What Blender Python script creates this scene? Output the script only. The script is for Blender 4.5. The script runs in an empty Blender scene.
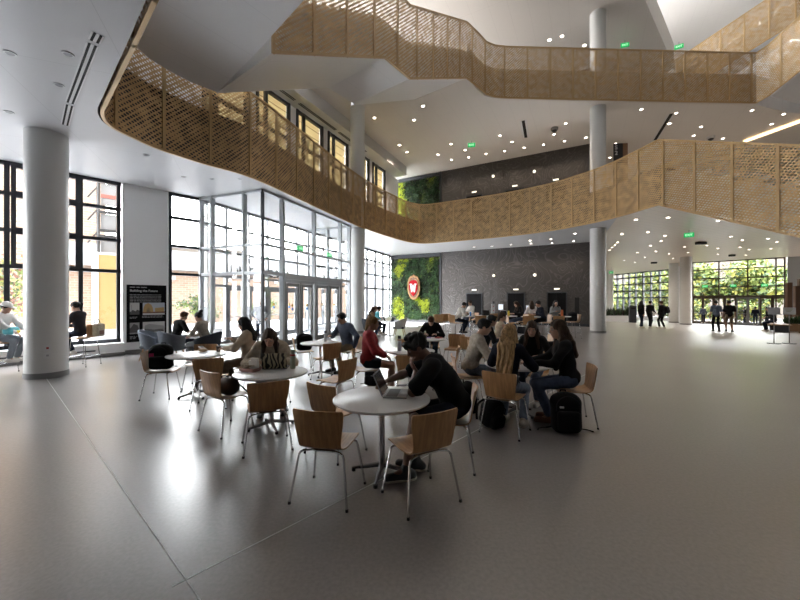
import bpy, bmesh, math, random
import numpy as np
from mathutils import Vector, Matrix, noise
from math import sin, cos, pi, radians, sqrt, atan2, hypot

random.seed(7)
SC = bpy.context.scene
COL = SC.collection
F = 355.6            # focal length in pixels of the 800 px wide photograph (16 mm on 36 mm)
EYE = 1.7            # eye height of the photographer

def at(u, v, z):
    """point at height z seen at photo pixel (u, v)"""
    Y = (EYE - z) * F / (v - 300.0)
    return Vector(((u - 400.0) / F * Y, Y, z))
def fl(u, v):
    p = at(u, v, 0.0); return (p.x, p.y)

# ------------------------------------------------------------------ materials
MATS = {}
def mat(name, col, rough=0.5, metal=0.0, spec=0.5, emit=None, estr=0.0, trans=None, coat=0.0, sheen=0.0):
    m = bpy.data.materials.new(name); m.use_nodes = True
    b = m.node_tree.nodes['Principled BSDF']
    b.inputs['Base Color'].default_value = (*col, 1)
    b.inputs['Roughness'].default_value = rough
    b.inputs['Metallic'].default_value = metal
    b.inputs['Specular IOR Level'].default_value = spec
    if coat: b.inputs['Coat Weight'].default_value = coat; b.inputs['Coat Roughness'].default_value = 0.1
    if sheen: b.inputs['Sheen Weight'].default_value = sheen
    if emit:
        b.inputs['Emission Color'].default_value = (*emit, 1)
        b.inputs['Emission Strength'].default_value = estr
    MATS[name] = m
    return m
def nt(m): return m.node_tree.nodes, m.node_tree.links
def bsdf(m): return m.node_tree.nodes['Principled BSDF']
def noisy(m, c1, c2, scale=8.0, detail=4.0, rough=None, bump=0.0, stretch=(1,1,1), coord='Object', dist=0.0):
    """colour varies between c1 and c2 by noise"""
    n, l = nt(m); b = bsdf(m)
    tc = n.new('ShaderNodeTexCoord'); mp = n.new('ShaderNodeMapping'); mp.inputs['Scale'].default_value = stretch
    nz = n.new('ShaderNodeTexNoise'); nz.inputs['Scale'].default_value = scale; nz.inputs['Detail'].default_value = detail
    nz.inputs['Distortion'].default_value = dist
    rp = n.new('ShaderNodeValToRGB'); rp.color_ramp.elements[0].color = (*c1, 1); rp.color_ramp.elements[1].color = (*c2, 1)
    rp.color_ramp.elements[0].position = 0.35; rp.color_ramp.elements[1].position = 0.65
    l.new(tc.outputs[coord], mp.inputs['Vector']); l.new(mp.outputs['Vector'], nz.inputs['Vector'])
    l.new(nz.outputs['Fac'], rp.inputs['Fac']); l.new(rp.outputs['Color'], b.inputs['Base Color'])
    if rough:
        mr = n.new('ShaderNodeMapRange'); mr.inputs['To Min'].default_value = rough[0]; mr.inputs['To Max'].default_value = rough[1]
        l.new(nz.outputs['Fac'], mr.inputs['Value']); l.new(mr.outputs['Result'], b.inputs['Roughness'])
    if bump:
        bp = n.new('ShaderNodeBump'); bp.inputs['Strength'].default_value = bump; bp.inputs['Distance'].default_value = 0.01
        l.new(nz.outputs['Fac'], bp.inputs['Height']); l.new(bp.outputs['Normal'], b.inputs['Normal'])
    return m

M = MATS
mat('white_paint', (0.55, 0.56, 0.56), 0.45)
mat('column_paint', (0.60, 0.60, 0.585), 0.4)
mat('wall_paint', (0.86, 0.865, 0.87), 0.6)
mat('slab_top', (0.50, 0.47, 0.44), 0.5); mat('base_grey', (0.20, 0.20, 0.20), 0.5)
mat('charcoal', (0.022, 0.026, 0.033), 0.4)
mat('aluminium', (0.42, 0.44, 0.46), 0.42, 0.3)
mat('dark_alu', (0.20, 0.205, 0.215), 0.4, 0.3)
mat('chrome', (0.55, 0.55, 0.56), 0.22, 1.0)
mat('dark_chrome', (0.22, 0.21, 0.21), 0.3, 1.0)
mat('black_plastic', (0.012, 0.012, 0.013), 0.45)
mat('black_slot', (0.004, 0.004, 0.004), 0.8)
mat('black_cloth', (0.0055, 0.0055, 0.0065), 0.9, spec=0.2)
mat('navy_cloth', (0.008, 0.010, 0.020), 0.9, spec=0.2)
mat('table_white', (0.62, 0.61, 0.60), 0.3)
mat('table_edge', (0.30, 0.22, 0.15), 0.5)
mat('white_plastic', (0.62, 0.62, 0.62), 0.4)
mat('white_steel', (0.68, 0.68, 0.68), 0.4)
mat('bronze', (0.10, 0.075, 0.055), 0.4, 0.6)
mat('door_black', (0.006, 0.006, 0.007), 0.7, spec=0.1)
mat('exit_green', (0.0, 0.25, 0.06), 0.4, emit=(0.0, 0.75, 0.16), estr=0.30)
mat('exit_letter', (0.6, 0.8, 0.65), 0.4, emit=(0.55, 1.0, 0.65), estr=0.45)
mat('lamp_white', (0.9, 0.85, 0.8), 0.4, emit=(1.0, 0.84, 0.72), estr=9.0)
mat('lamp_off', (0.25, 0.25, 0.26), 0.3)
mat('cove_light', (0.9, 0.8, 0.6), 0.4, emit=(1.0, 0.66, 0.36), estr=1.7)
mat('sconce_light', (0.9, 0.9, 0.85), 0.4, emit=(1.0, 0.90, 0.72), estr=0.7)
for k in ('lamp_white', 'exit_green', 'exit_letter', 'sconce_light'):
    M[k].cycles.emission_sampling = 'NONE'
mat('leather_tan', (0.30, 0.19, 0.10), 0.6)
mat('skin', (0.36, 0.20, 0.135), 0.5)
mat('skin_dark', (0.17, 0.085, 0.055), 0.5)
mat('skin_light', (0.46, 0.27, 0.19), 0.5)
mat('hair_black', (0.010, 0.009, 0.009), 0.45)
mat('hair_brown', (0.040, 0.023, 0.014), 0.42)
mat('hair_auburn', (0.065, 0.032, 0.018), 0.42)
mat('hair_blonde', (0.27, 0.165, 0.075), 0.42)
mat('hair_dirty_blonde', (0.19, 0.11, 0.05), 0.42)
for k, s in (('hair_black', 1.5), ('hair_brown', 1.6), ('hair_auburn', 1.6), ('hair_blonde', 1.55), ('hair_dirty_blonde', 1.55)):
    c = bsdf(M[k]).inputs['Base Color'].default_value[:3]
    noisy(M[k], tuple(x / s for x in c), tuple(x * s for x in c), 60, 3, stretch=(1, 1, 0.08), bump=0.5); bsdf(M[k]).inputs['Roughness'].default_value = 0.62; bsdf(M[k]).inputs['Specular IOR Level'].default_value = 0.22
mat('eye_white', (0.36, 0.33, 0.31), 0.25)
mat('eye_dark', (0.012, 0.009, 0.008), 0.2)
mat('lips', (0.30, 0.10, 0.09), 0.5)
mat('jeans', (0.045, 0.065, 0.115), 0.85); noisy(M['jeans'], (0.034, 0.05, 0.092), (0.06, 0.085, 0.145), 14, 5, bump=0.25)
mat('jeans_pale', (0.14, 0.18, 0.25), 0.85); noisy(M['jeans_pale'], (0.10, 0.135, 0.19), (0.19, 0.235, 0.31), 12, 5, bump=0.25)
mat('denim_dark', (0.010, 0.015, 0.030), 0.9, spec=0.2)
mat('knit_beige', (0.36, 0.31, 0.25), 0.9); noisy(M['knit_beige'], (0.31, 0.27, 0.215), (0.42, 0.365, 0.30), 26, 4, bump=0.35)
mat('cream_cloth', (0.45, 0.38, 0.28), 0.9); noisy(M['cream_cloth'], (0.37, 0.31, 0.225), (0.52, 0.445, 0.335), 18, 4, bump=0.3)
mat('coat_beige', (0.36, 0.26, 0.18), 0.85); noisy(M['coat_beige'], (0.37, 0.30, 0.225), (0.48, 0.40, 0.31), 9, 4, bump=0.3)
mat('red_knit', (0.25, 0.012, 0.018), 0.85); noisy(M['red_knit'], (0.20, 0.009, 0.014), (0.31, 0.018, 0.025), 24, 4, bump=0.35)
mat('blue_grey_cloth', (0.075, 0.095, 0.145), 0.85); noisy(M['blue_grey_cloth'], (0.062, 0.08, 0.125), (0.09, 0.115, 0.17), 16, 4, bump=0.3)
mat('grey_cloth', (0.20, 0.21, 0.22), 0.85)
mat('dark_grey_cloth', (0.018, 0.018, 0.022), 0.9, spec=0.2)
mat('white_cloth', (0.60, 0.58, 0.56), 0.85)
mat('khaki_cloth', (0.24, 0.19, 0.12), 0.85)
mat('olive_cloth', (0.13, 0.10, 0.07), 0.85)
mat('grey_trousers', (0.17, 0.19, 0.22), 0.85)
mat('sole_cream', (0.50, 0.45, 0.37), 0.7)
mat('shoe_white', (0.50, 0.47, 0.43), 0.6)
mat('shoe_brown', (0.16, 0.06, 0.035), 0.6)
mat('orange_logo', (0.55, 0.10, 0.03), 0.6)
mat('pink_patch', (0.65, 0.02, 0.12), 0.6)
mat('pale_logo', (0.45, 0.45, 0.45), 0.6)
mat('teal_cloth', (0.10, 0.42, 0.48), 0.8)
mat('yellow_plastic', (0.75, 0.60, 0.05), 0.5)
mat('blue_sticker', (0.03, 0.22, 0.62), 0.5)
mat('amber_sticker', (0.50, 0.30, 0.01), 0.5)
mat('orange_plastic', (0.75, 0.17, 0.05), 0.5)
mat('red_plastic', (0.35, 0.03, 0.03), 0.5)
mat('sage_steel', (0.26, 0.30, 0.22), 0.45)
mat('lavender_steel', (0.42, 0.42, 0.50), 0.45)
mat('laptop_grey', (0.20, 0.205, 0.22), 0.35, 0.6)
mat('laptop_silver', (0.50, 0.51, 0.53), 0.35, 0.4)
mat('screen_dark', (0.02, 0.022, 0.03), 0.15)
mat('screen_glow', (0.4, 0.45, 0.5), 0.2, emit=(0.75, 0.85, 1.0), estr=0.6)
mat('tray_pink', (0.45, 0.26, 0.22), 0.7)
mat('paper', (0.62, 0.60, 0.56), 0.8)
mat('kraft', (0.33, 0.22, 0.12), 0.8)
mat('cup_dark', (0.05, 0.03, 0.02), 0.5)
mat('lavender_plastic', (0.30, 0.22, 0.5), 0.5)
mat('lounge_grey', (0.085, 0.10, 0.125), 0.9); noisy(M['lounge_grey'], (0.09, 0.105, 0.135), (0.21, 0.24, 0.28), 90, 2, bump=0.3)
mat('lounge_dark', (0.035, 0.042, 0.055), 0.9)
mat('oak', (0.36, 0.22, 0.11), 0.5)
mat('pouf_tan', (0.20, 0.10, 0.045), 0.6)
mat('bench_wood', (0.20, 0.12, 0.06), 0.5)
mat('post_wood', (0.13, 0.07, 0.04), 0.5)
mat('gold_trim', (0.50, 0.345, 0.175), 0.4, 0.3)
mat('crest_gold', (0.27, 0.155, 0.07), 0.6, spec=0.2); mat('crest_shade', (0.11, 0.055, 0.03), 0.4, 0.3)
mat('crest_red', (0.26, 0.004, 0.008), 0.6, spec=0.12)
mat('crest_white', (0.5, 0.5, 0.49), 0.6, spec=0.12)
mat('sign_grey', (0.35, 0.35, 0.36), 0.5); mat('joint_metal', (0.55, 0.55, 0.55), 0.4)

# --- chair plywood : straight vertical grain
m = mat('plywood', (0.36, 0.19, 0.085), 0.38)
noisy(m, (0.36, 0.19, 0.08), (0.52, 0.29, 0.13), 9, 5, stretch=(4, 0.5, 0.5), dist=0.6)
m = mat('plywood_dark', (0.16, 0.085, 0.04), 0.4)
noisy(m, (0.12, 0.062, 0.028), (0.19, 0.10, 0.05), 9, 5, stretch=(4, 0.5, 0.5), dist=0.6)

# --- floor : polished speckled concrete
m = mat('floor_terrazzo', (0.2, 0.2, 0.2), 0.2)
n, l = nt(m); b = bsdf(m)
tc = n.new('ShaderNodeTexCoord')
n1 = n.new('ShaderNodeTexNoise'); n1.inputs['Scale'].default_value = 0.45; n1.inputs['Detail'].default_value = 5
n2 = n.new('ShaderNodeTexNoise'); n2.inputs['Scale'].default_value = 38; n2.inputs['Detail'].default_value = 3
vo = n.new('ShaderNodeTexVoronoi'); vo.inputs['Scale'].default_value = 42
for x in (n1, n2, vo): l.new(tc.outputs['Object'], x.inputs['Vector'])
r1 = n.new('ShaderNodeValToRGB')
r1.color_ramp.elements[0].color = (0.195, 0.178, 0.168, 1); r1.color_ramp.elements[1].color = (0.225, 0.207, 0.196, 1)
r1.color_ramp.elements[0].position = 0.3; r1.color_ramp.elements[1].position = 0.7
r2 = n.new('ShaderNodeValToRGB')
r2.color_ramp.elements[0].color = (0.86, 0.86, 0.86, 1); r2.color_ramp.elements[1].color = (1.12, 1.11, 1.10, 1)
r2.color_ramp.elements[0].position = 0.35; r2.color_ramp.elements[1].position = 0.68
mx = n.new('ShaderNodeMixRGB'); mx.blend_type = 'MULTIPLY'; mx.inputs['Fac'].default_value = 0.8
l.new(n1.outputs['Fac'], r1.inputs['Fac']); l.new(n2.outputs['Fac'], r2.inputs['Fac'])
l.new(r1.outputs['Color'], mx.inputs['Color1']); l.new(r2.outputs['Color'], mx.inputs['Color2'])
l.new(mx.outputs['Color'], b.inputs['Base Color']); b.inputs['Roughness'].default_value = 0.33; b.inputs['Specular IOR Level'].default_value = 0.8; b.inputs['Coat Weight'].default_value = 0.8; b.inputs['Coat Roughness'].default_value = 0.27; b.inputs['Coat IOR'].default_value = 1.6

# --- ceiling : white panels with fine joints
def joint_mat(name, col, az, pitch_a, pitch_b, rough=0.5, depth=0.12, wid=0.006):
    m = mat(name, col, rough); n, l = nt(m); b = bsdf(m)
    tc = n.new('ShaderNodeTexCoord'); mp = n.new('ShaderNodeMapping'); mp.inputs['Rotation'].default_value = (0, 0, radians(az))
    l.new(tc.outputs['Object'], mp.inputs['Vector'])
    sp = n.new('ShaderNodeSeparateXYZ'); l.new(mp.outputs['Vector'], sp.inputs['Vector'])
    outs = []
    for ax, p in (('X', pitch_a), ('Y', pitch_b)):
        if not p: continue
        d = n.new('ShaderNodeMath'); d.operation = 'PINGPONG'; d.inputs[1].default_value = p / 2
        l.new(sp.outputs[ax], d.inputs[0])
        lt = n.new('ShaderNodeMath'); lt.operation = 'LESS_THAN'; lt.inputs[1].default_value = wid
        l.new(d.outputs[0], lt.inputs[0]); outs.append(lt)
    if len(outs) == 2:
        mxm = n.new('ShaderNodeMath'); mxm.operation = 'MAXIMUM'
        l.new(outs[0].outputs[0], mxm.inputs[0]); l.new(outs[1].outputs[0], mxm.inputs[1]); o = mxm
    else: o = outs[0]
    mc = n.new('ShaderNodeMixRGB'); mc.inputs['Color1'].default_value = (*col, 1)
    mc.inputs['Color2'].default_value = (*[c * (1 - depth * 3) for c in col], 1)
    l.new(o.outputs[0], mc.inputs['Fac']); l.new(mc.outputs['Color'], b.inputs['Base Color'])
    return m
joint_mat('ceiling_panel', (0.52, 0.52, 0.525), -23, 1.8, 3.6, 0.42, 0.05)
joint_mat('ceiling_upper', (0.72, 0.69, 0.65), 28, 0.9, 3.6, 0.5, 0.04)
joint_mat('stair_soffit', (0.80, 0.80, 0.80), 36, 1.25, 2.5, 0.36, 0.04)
joint_mat('ceiling_wood', (0.70, 0.60, 0.47), 62, 0.35, 0, 0.3, 0.06, 0.012)

# --- dark wall carved with flowing contour lines
m = mat('carved_bronze', (0.1, 0.09, 0.08), 0.45, 0.25)
n, l = nt(m); b = bsdf(m)
tc = n.new('ShaderNodeTexCoord')
na = n.new('ShaderNodeTexNoise'); na.inputs['Scale'].default_value = 0.55; na.inputs['Detail'].default_value = 2.5; na.inputs['Distortion'].default_value = 1.1
l.new(tc.outputs['Object'], na.inputs['Vector'])
ml = n.new('ShaderNodeMath'); ml.operation = 'MULTIPLY'; ml.inputs[1].default_value = 15
l.new(na.outputs['Fac'], ml.inputs[0])
pp = n.new('ShaderNodeMath'); pp.operation = 'PINGPONG'; pp.inputs[1].default_value = 0.5
l.new(ml.outputs[0], pp.inputs[0])
rp = n.new('ShaderNodeValToRGB')
rp.color_ramp.elements[0].color = (0.092, 0.084, 0.080, 1); rp.color_ramp.elements[1].color = (0.052, 0.047, 0.044, 1)
rp.color_ramp.elements[0].position = 0.01; rp.color_ramp.elements[1].position = 0.16
l.new(pp.outputs[0], rp.inputs['Fac']); l.new(rp.outputs['Color'], b.inputs['Base Color'])
bp = n.new('ShaderNodeBump'); bp.inputs['Strength'].default_value = 0.5; bp.inputs['Distance'].default_value = 0.03
l.new(pp.outputs[0], bp.inputs['Height']); l.new(bp.outputs['Normal'], b.inputs['Normal'])

# --- clear glass : transparent with a fresnel reflection
def glass_mat(name, tint=(0.97, 0.985, 0.985), refl=1.0):
    m = bpy.data.materials.new(name); m.use_nodes = True; n, l = nt(m)
    n.remove(n['Principled BSDF'])
    t = n.new('ShaderNodeBsdfTransparent'); t.inputs['Color'].default_value = (*tint, 1)
    g = n.new('ShaderNodeBsdfGlossy'); g.inputs['Roughness'].default_value = 0.02; g.inputs['Color'].default_value = (refl, refl, refl, 1)
    ge = n.new('ShaderNodeNewGeometry'); dt = n.new('ShaderNodeVectorMath'); dt.operation = 'DOT_PRODUCT'
    l.new(ge.outputs['Normal'], dt.inputs[0]); l.new(ge.outputs['Incoming'], dt.inputs[1])
    ab = n.new('ShaderNodeMath'); ab.operation = 'ABSOLUTE'; l.new(dt.outputs['Value'], ab.inputs[0])
    iv = n.new('ShaderNodeMath'); iv.operation = 'SUBTRACT'; iv.inputs[0].default_value = 1.0; l.new(ab.outputs[0], iv.inputs[1])
    pw = n.new('ShaderNodeMath'); pw.operation = 'POWER'; pw.inputs[1].default_value = 5.0; l.new(iv.outputs[0], pw.inputs[0])
    fr = n.new('ShaderNodeMath'); fr.operation = 'MULTIPLY_ADD'; fr.inputs[1].default_value = 0.92; fr.inputs[2].default_value = 0.06; l.new(pw.outputs[0], fr.inputs[0])
    mx = n.new('ShaderNodeMixShader')
    l.new(fr.outputs[0], mx.inputs[0]); l.new(t.outputs[0], mx.inputs[1]); l.new(g.outputs[0], mx.inputs[2])
    l.new(mx.outputs[0], n['Material Output'].inputs['Surface'])
    MATS[name] = m; return m
m = bpy.data.materials.new('blind_fabric'); m.use_nodes = True; n, l = nt(m); MATS['blind_fabric'] = m
b = bsdf(m); tr = n.new('ShaderNodeBsdfTranslucent'); tr.inputs['Color'].default_value = (.30, .265, .18, 1); b.inputs['Base Color'].default_value = (.30, .23, .12, 1)  # sky-lit translucent tan, stand-in for the louvred building beyond the upper windows
ad = n.new('ShaderNodeAddShader'); l.new(tr.outputs[0], ad.inputs[0]); l.new(b.outputs[0], ad.inputs[1]); l.new(ad.outputs[0], n['Material Output'].inputs['Surface'])
glass_mat('glass'); glass_mat('cup_glass', (0.8, 0.82, 0.82))

# --- perforated gold metal screen : UV = metres along / metres up
def perforated(name, col, dark):
    m = mat(name, col, 0.42, 0.35); n, l = nt(m); b = bsdf(m)
    nz = n.new('ShaderNodeTexNoise'); nz.inputs['Scale'].default_value = 3.0; nz.inputs['Detail'].default_value = 4
    tc = n.new('ShaderNodeTexCoord'); l.new(tc.outputs['UV'], nz.inputs['Vector'])
    rp = n.new('ShaderNodeValToRGB'); rp.color_ramp.elements[0].color = (*dark, 1); rp.color_ramp.elements[1].color = (*col, 1)
    rp.color_ramp.elements[0].position = 0.3; rp.color_ramp.elements[1].position = 0.7
    l.new(nz.outputs['Fac'], rp.inputs['Fac']); l.new(rp.outputs['Color'], b.inputs['Base Color'])
    # holes: rotated grid, hole size wanders with a second noise
    mp = n.new('ShaderNodeMapping'); mp.inputs['Rotation'].default_value = (0, 0, radians(33)); mp.inputs['Scale'].default_value = (9.5, 14.5, 1)
    l.new(tc.outputs['UV'], mp.inputs['Vector'])
    sp = n.new('ShaderNodeSeparateXYZ'); l.new(mp.outputs['Vector'], sp.inputs['Vector'])
    sq = []
    for ax in 'XY':
        fr = n.new('ShaderNodeMath'); fr.operation = 'FRACT'; l.new(sp.outputs[ax], fr.inputs[0])
        sb = n.new('ShaderNodeMath'); sb.operation = 'SUBTRACT'; sb.inputs[1].default_value = 0.5; l.new(fr.outputs[0], sb.inputs[0])
        pw = n.new('ShaderNodeMath'); pw.operation = 'MULTIPLY'; l.new(sb.outputs[0], pw.inputs[0]); l.new(sb.outputs[0], pw.inputs[1]); sq.append(pw)
    ad = n.new('ShaderNodeMath'); ad.operation = 'ADD'; l.new(sq[0].outputs[0], ad.inputs[0]); l.new(sq[1].outputs[0], ad.inputs[1])
    n2 = n.new('ShaderNodeTexNoise'); n2.inputs['Scale'].default_value = 4.2; n2.inputs['Detail'].default_value = 3
    l.new(tc.outputs['UV'], n2.inputs['Vector'])
    mr = n.new('ShaderNodeMapRange'); mr.inputs['From Min'].default_value = 0.38; mr.inputs['From Max'].default_value = 0.62
    mr.inputs['To Min'].default_value = 0.03; mr.inputs['To Max'].default_value = 0.15
    l.new(n2.outputs['Fac'], mr.inputs['Value'])
    lt = n.new('ShaderNodeMath'); lt.operation = 'LESS_THAN'; l.new(ad.outputs[0], lt.inputs[0]); l.new(mr.outputs['Result'], lt.inputs[1])
    tr = n.new('ShaderNodeBsdfTransparent'); mx = n.new('ShaderNodeMixShader')
    l.new(lt.outputs[0], mx.inputs[0]); l.new(b.outputs[0], mx.inputs[1]); l.new(tr.outputs[0], mx.inputs[2])
    l.new(mx.outputs[0], n['Material Output'].inputs['Surface'])
    return m
perforated('gold_perforated', (0.60, 0.415, 0.215), (0.47, 0.315, 0.155))

# --- brick, tree leaves
m = mat('brick_tan', (0.5, 0.3, 0.2), 0.85); n, l = nt(m); b = bsdf(m)
tc = n.new('ShaderNodeTexCoord'); br = n.new('ShaderNodeTexBrick')
br.inputs['Scale'].default_value = 1.0; br.inputs['Brick Width'].default_value = 0.42; br.inputs['Row Height'].default_value = 0.16
br.inputs['Mortar Size'].default_value = 0.012
br.inputs['Color1'].default_value = (0.17, 0.105, 0.068, 1); br.inputs['Color2'].default_value = (0.21, 0.14, 0.095, 1)
br.inputs['Mortar'].default_value = (0.23, 0.20, 0.17, 1)
l.new(tc.outputs['UV'], br.inputs['Vector']); l.new(br.outputs['Color'], b.inputs['Base Color'])
mat('brick_pale', (0.10, 0.085, 0.07), 0.85)
mat('stone_white', (0.26, 0.26, 0.26), 0.8)
mat('panel_yellow', (0.25, 0.165, 0.055), 0.7)
mat('tan_louvre', (0.17, 0.125, 0.06), 0.7)
mat('scaffold', (0.015, 0.013, 0.012), 0.6)
mat('banner_white', (0.17, 0.165, 0.16), 0.7)
mat('banner_red', (0.22, 0.06, 0.04), 0.7)
mat('banner_ink', (0.03, 0.03, 0.08), 0.7)
mat('pavement', (0.19, 0.18, 0.165), 0.85); mat('dark_paving', (0.10, 0.09, 0.085), 0.85); mat('pale_paving', (0.60, 0.61, 0.64), 0.85)
mat('soil', (0.03, 0.025, 0.02), 0.9)
mat('bark', (0.07, 0.05, 0.035), 0.9)
mat('leaf_dark', (0.010, 0.026, 0.009), 0.65)
mat('leaf_mid', (0.022, 0.060, 0.016), 0.6)
mat('leaf_lime', (0.26, 0.32, 0.012), 0.55)
mat('leaf_olive', (0.07, 0.11, 0.02), 0.55)
mat('leaf_tree', (0.12, 0.16, 0.03), 0.6)
mat('leaf_yellow', (0.24, 0.23, 0.04), 0.6)
mat('leaf_bush', (0.035, 0.07, 0.02), 0.6)

# ------------------------------------------------------------------ mesh helpers
class MB:
    def __init__(s): s.v, s.f, s.mi, s.uv = [], [], [], None
    def add(s, vs, fs, k=0):
        o = len(s.v); s.v += [tuple(v) for v in vs]; s.f += [tuple(o + i for i in f) for f in fs]; s.mi += [k] * len(fs); return s
    def box(s, c, d, az=0.0, k=0, tilt=0.0):
        """box with centre c, full size d, turned by az degrees clockwise about z (tilt about its own x first)"""
        x, y, z = d[0] / 2, d[1] / 2, d[2] / 2
        R = Matrix.Rotation(-radians(az), 3, 'Z') @ Matrix.Rotation(tilt, 3, 'X')
        vs = [Vector(c) + R @ Vector((a * x, b_ * y, e * z)) for a in (-1, 1) for b_ in (-1, 1) for e in (-1, 1)]
        return s.add(vs, [(0, 1, 3, 2), (4, 6, 7, 5), (0, 4, 5, 1), (2, 3, 7, 6), (0, 2, 6, 4), (1, 5, 7, 3)], k)
    def beam(s, p, q, w, h, up=(0, 0, 1), k=0):
        """rectangular bar from p to q, width w sideways, h along up"""
        p, q = Vector(p), Vector(q); d = (q - p).normalized(); u = Vector(up)
        sd = d.cross(u).normalized(); u = sd.cross(d).normalized()
        vs = []
        for c in (p, q):
            for a, b_ in ((-1, -1), (1, -1), (1, 1), (-1, 1)): vs.append(c + sd * a * w / 2 + u * b_ * h / 2)
        return s.add(vs, [(0, 1, 2, 3), (7, 6, 5, 4), (0, 4, 5, 1), (1, 5, 6, 2), (2, 6, 7, 3), (3, 7, 4, 0)], k)
    def tube(s, path, r, n=8, k=0, cap=True):
        path = [Vector(p) for p in path]; N = len(path)
        rr = r if isinstance(r, (list, tuple)) else [r] * N
        rings = []; prev = None
        for i, p in enumerate(path):
            d = (path[min(i + 1, N - 1)] - path[max(i - 1, 0)])
            d = d.normalized() if d.length > 1e-9 else Vector((0, 0, 1))
            if prev is None:
                a = Vector((0, 0, 1)) if abs(d.z) < 0.9 else Vector((1, 0, 0)); x = d.cross(a).normalized()
            else:
                x = (prev - d * prev.dot(d)).normalized()
            prev = x; y = d.cross(x)
            rings.append([p + (x * cos(2 * pi * j / n) + y * sin(2 * pi * j / n)) * rr[i] for j in range(n)])
        vs = [v for ring in rings for v in ring]; fs = []
        for i in range(N - 1):
            for j in range(n):
                a, b_ = i * n + j, i * n + (j + 1) % n; fs.append((a, b_, b_ + n, a + n))
        if cap: fs.append(tuple(reversed(range(n)))); fs.append(tuple(range((N - 1) * n, N * n)))
        return s.add(vs, fs, k)
    def lathe(s, prof, c=(0, 0, 0), n=24, k=0, cap=True):
        """profile [(r, z)...] turned about the vertical through c"""
        vs, fs = [], []; c = Vector(c)
        for r, z in prof:
            for j in range(n): vs.append(c + Vector((r * cos(2 * pi * j / n), r * sin(2 * pi * j / n), z)))
        for i in range(len(prof) - 1):
            for j in range(n):
                a, b_ = i * n + j, i * n + (j + 1) % n; fs.append((a, b_, b_ + n, a + n))
        if cap: fs.append(tuple(reversed(range(n)))); fs.append(tuple(range((len(prof) - 1) * n, len(prof) * n)))
        return s.add(vs, fs, k)
    def ball(s, c, r, n=12, k=0):
        c = Vector(c); r = (r, r, r) if not hasattr(r, '__len__') else r
        vs, fs = [c + Vector((0, 0, -r[2]))], []; m_ = n // 2
        for i in range(1, m_):
            t = -pi / 2 + pi * i / m_
            for j in range(n): vs.append(c + Vector((r[0] * cos(t) * cos(2 * pi * j / n), r[1] * cos(t) * sin(2 * pi * j / n), r[2] * sin(t))))
        vs.append(c + Vector((0, 0, r[2]))); L = len(vs) - 1
        for j in range(n): fs.append((0, 1 + (j + 1) % n, 1 + j)); fs.append((L, L - n + j, L - n + (j + 1) % n))
        for i in range(m_ - 2):
            for j in range(n):
                a, b_ = 1 + i * n + j, 1 + i * n + (j + 1) % n; fs.append((a, b_, b_ + n, a + n))
        return s.add(vs, fs, k)
    def prism(s, poly, z0, z1, k=0):
        """vertical prism over a plan polygon; z0 / z1 numbers or per-vertex lists"""
        N = len(poly); z0 = z0 if hasattr(z0, '__len__') else [z0] * N; z1 = z1 if hasattr(z1, '__len__') else [z1] * N
        area = sum(poly[i][0] * poly[(i + 1) % N][1] - poly[(i + 1) % N][0] * poly[i][1] for i in range(N))
        if area < 0: poly, z0, z1 = poly[::-1], z0[::-1], z1[::-1]
        vs = [(p[0], p[1], z) for p, z in zip(poly, z0)] + [(p[0], p[1], z) for p, z in zip(poly, z1)]
        fs = [tuple(reversed(range(N))), tuple(range(N, 2 * N))] + [(i, (i + 1) % N, N + (i + 1) % N, N + i) for i in range(N)]
        return s.add(vs, fs, k)
    def move(s, Mx):
        s.v = [tuple(Mx @ Vector(v)) for v in s.v]; return s
    def mesh(s, name, mats, smooth=False, bevel=0.0):
        me = bpy.data.meshes.new(name); me.from_pydata(s.v, [], s.f)
        mats = mats if isinstance(mats, (list, tuple)) else [mats]
        for m_ in mats: me.materials.append(MATS[m_] if isinstance(m_, str) else m_)
        if len(mats) > 1: me.polygons.foreach_set('material_index', s.mi)
        if s.uv is not None:
            lay = me.uv_layers.new(name='UVMap'); co = []
            for p in me.polygons:
                for vi in p.vertices: co += s.uv[vi]
            lay.data.foreach_set('uv', co)
        if smooth:
            me.polygons.foreach_set('use_smooth', [True] * len(me.polygons))
            if smooth != 'all': me.set_sharp_from_angle(angle=radians(38))
        me.update(); return me
    def build(s, name, mats, parent=None, smooth=False, bevel=0.0):
        o = bpy.data.objects.new(name, s.mesh(name, mats, smooth)); COL.objects.link(o)
        if parent is not None: o.parent = parent
        if bevel:
            bv = o.modifiers.new('Bevel', 'BEVEL'); bv.width = bevel; bv.segments = 2; bv.limit_method = 'ANGLE'
        return o

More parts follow.
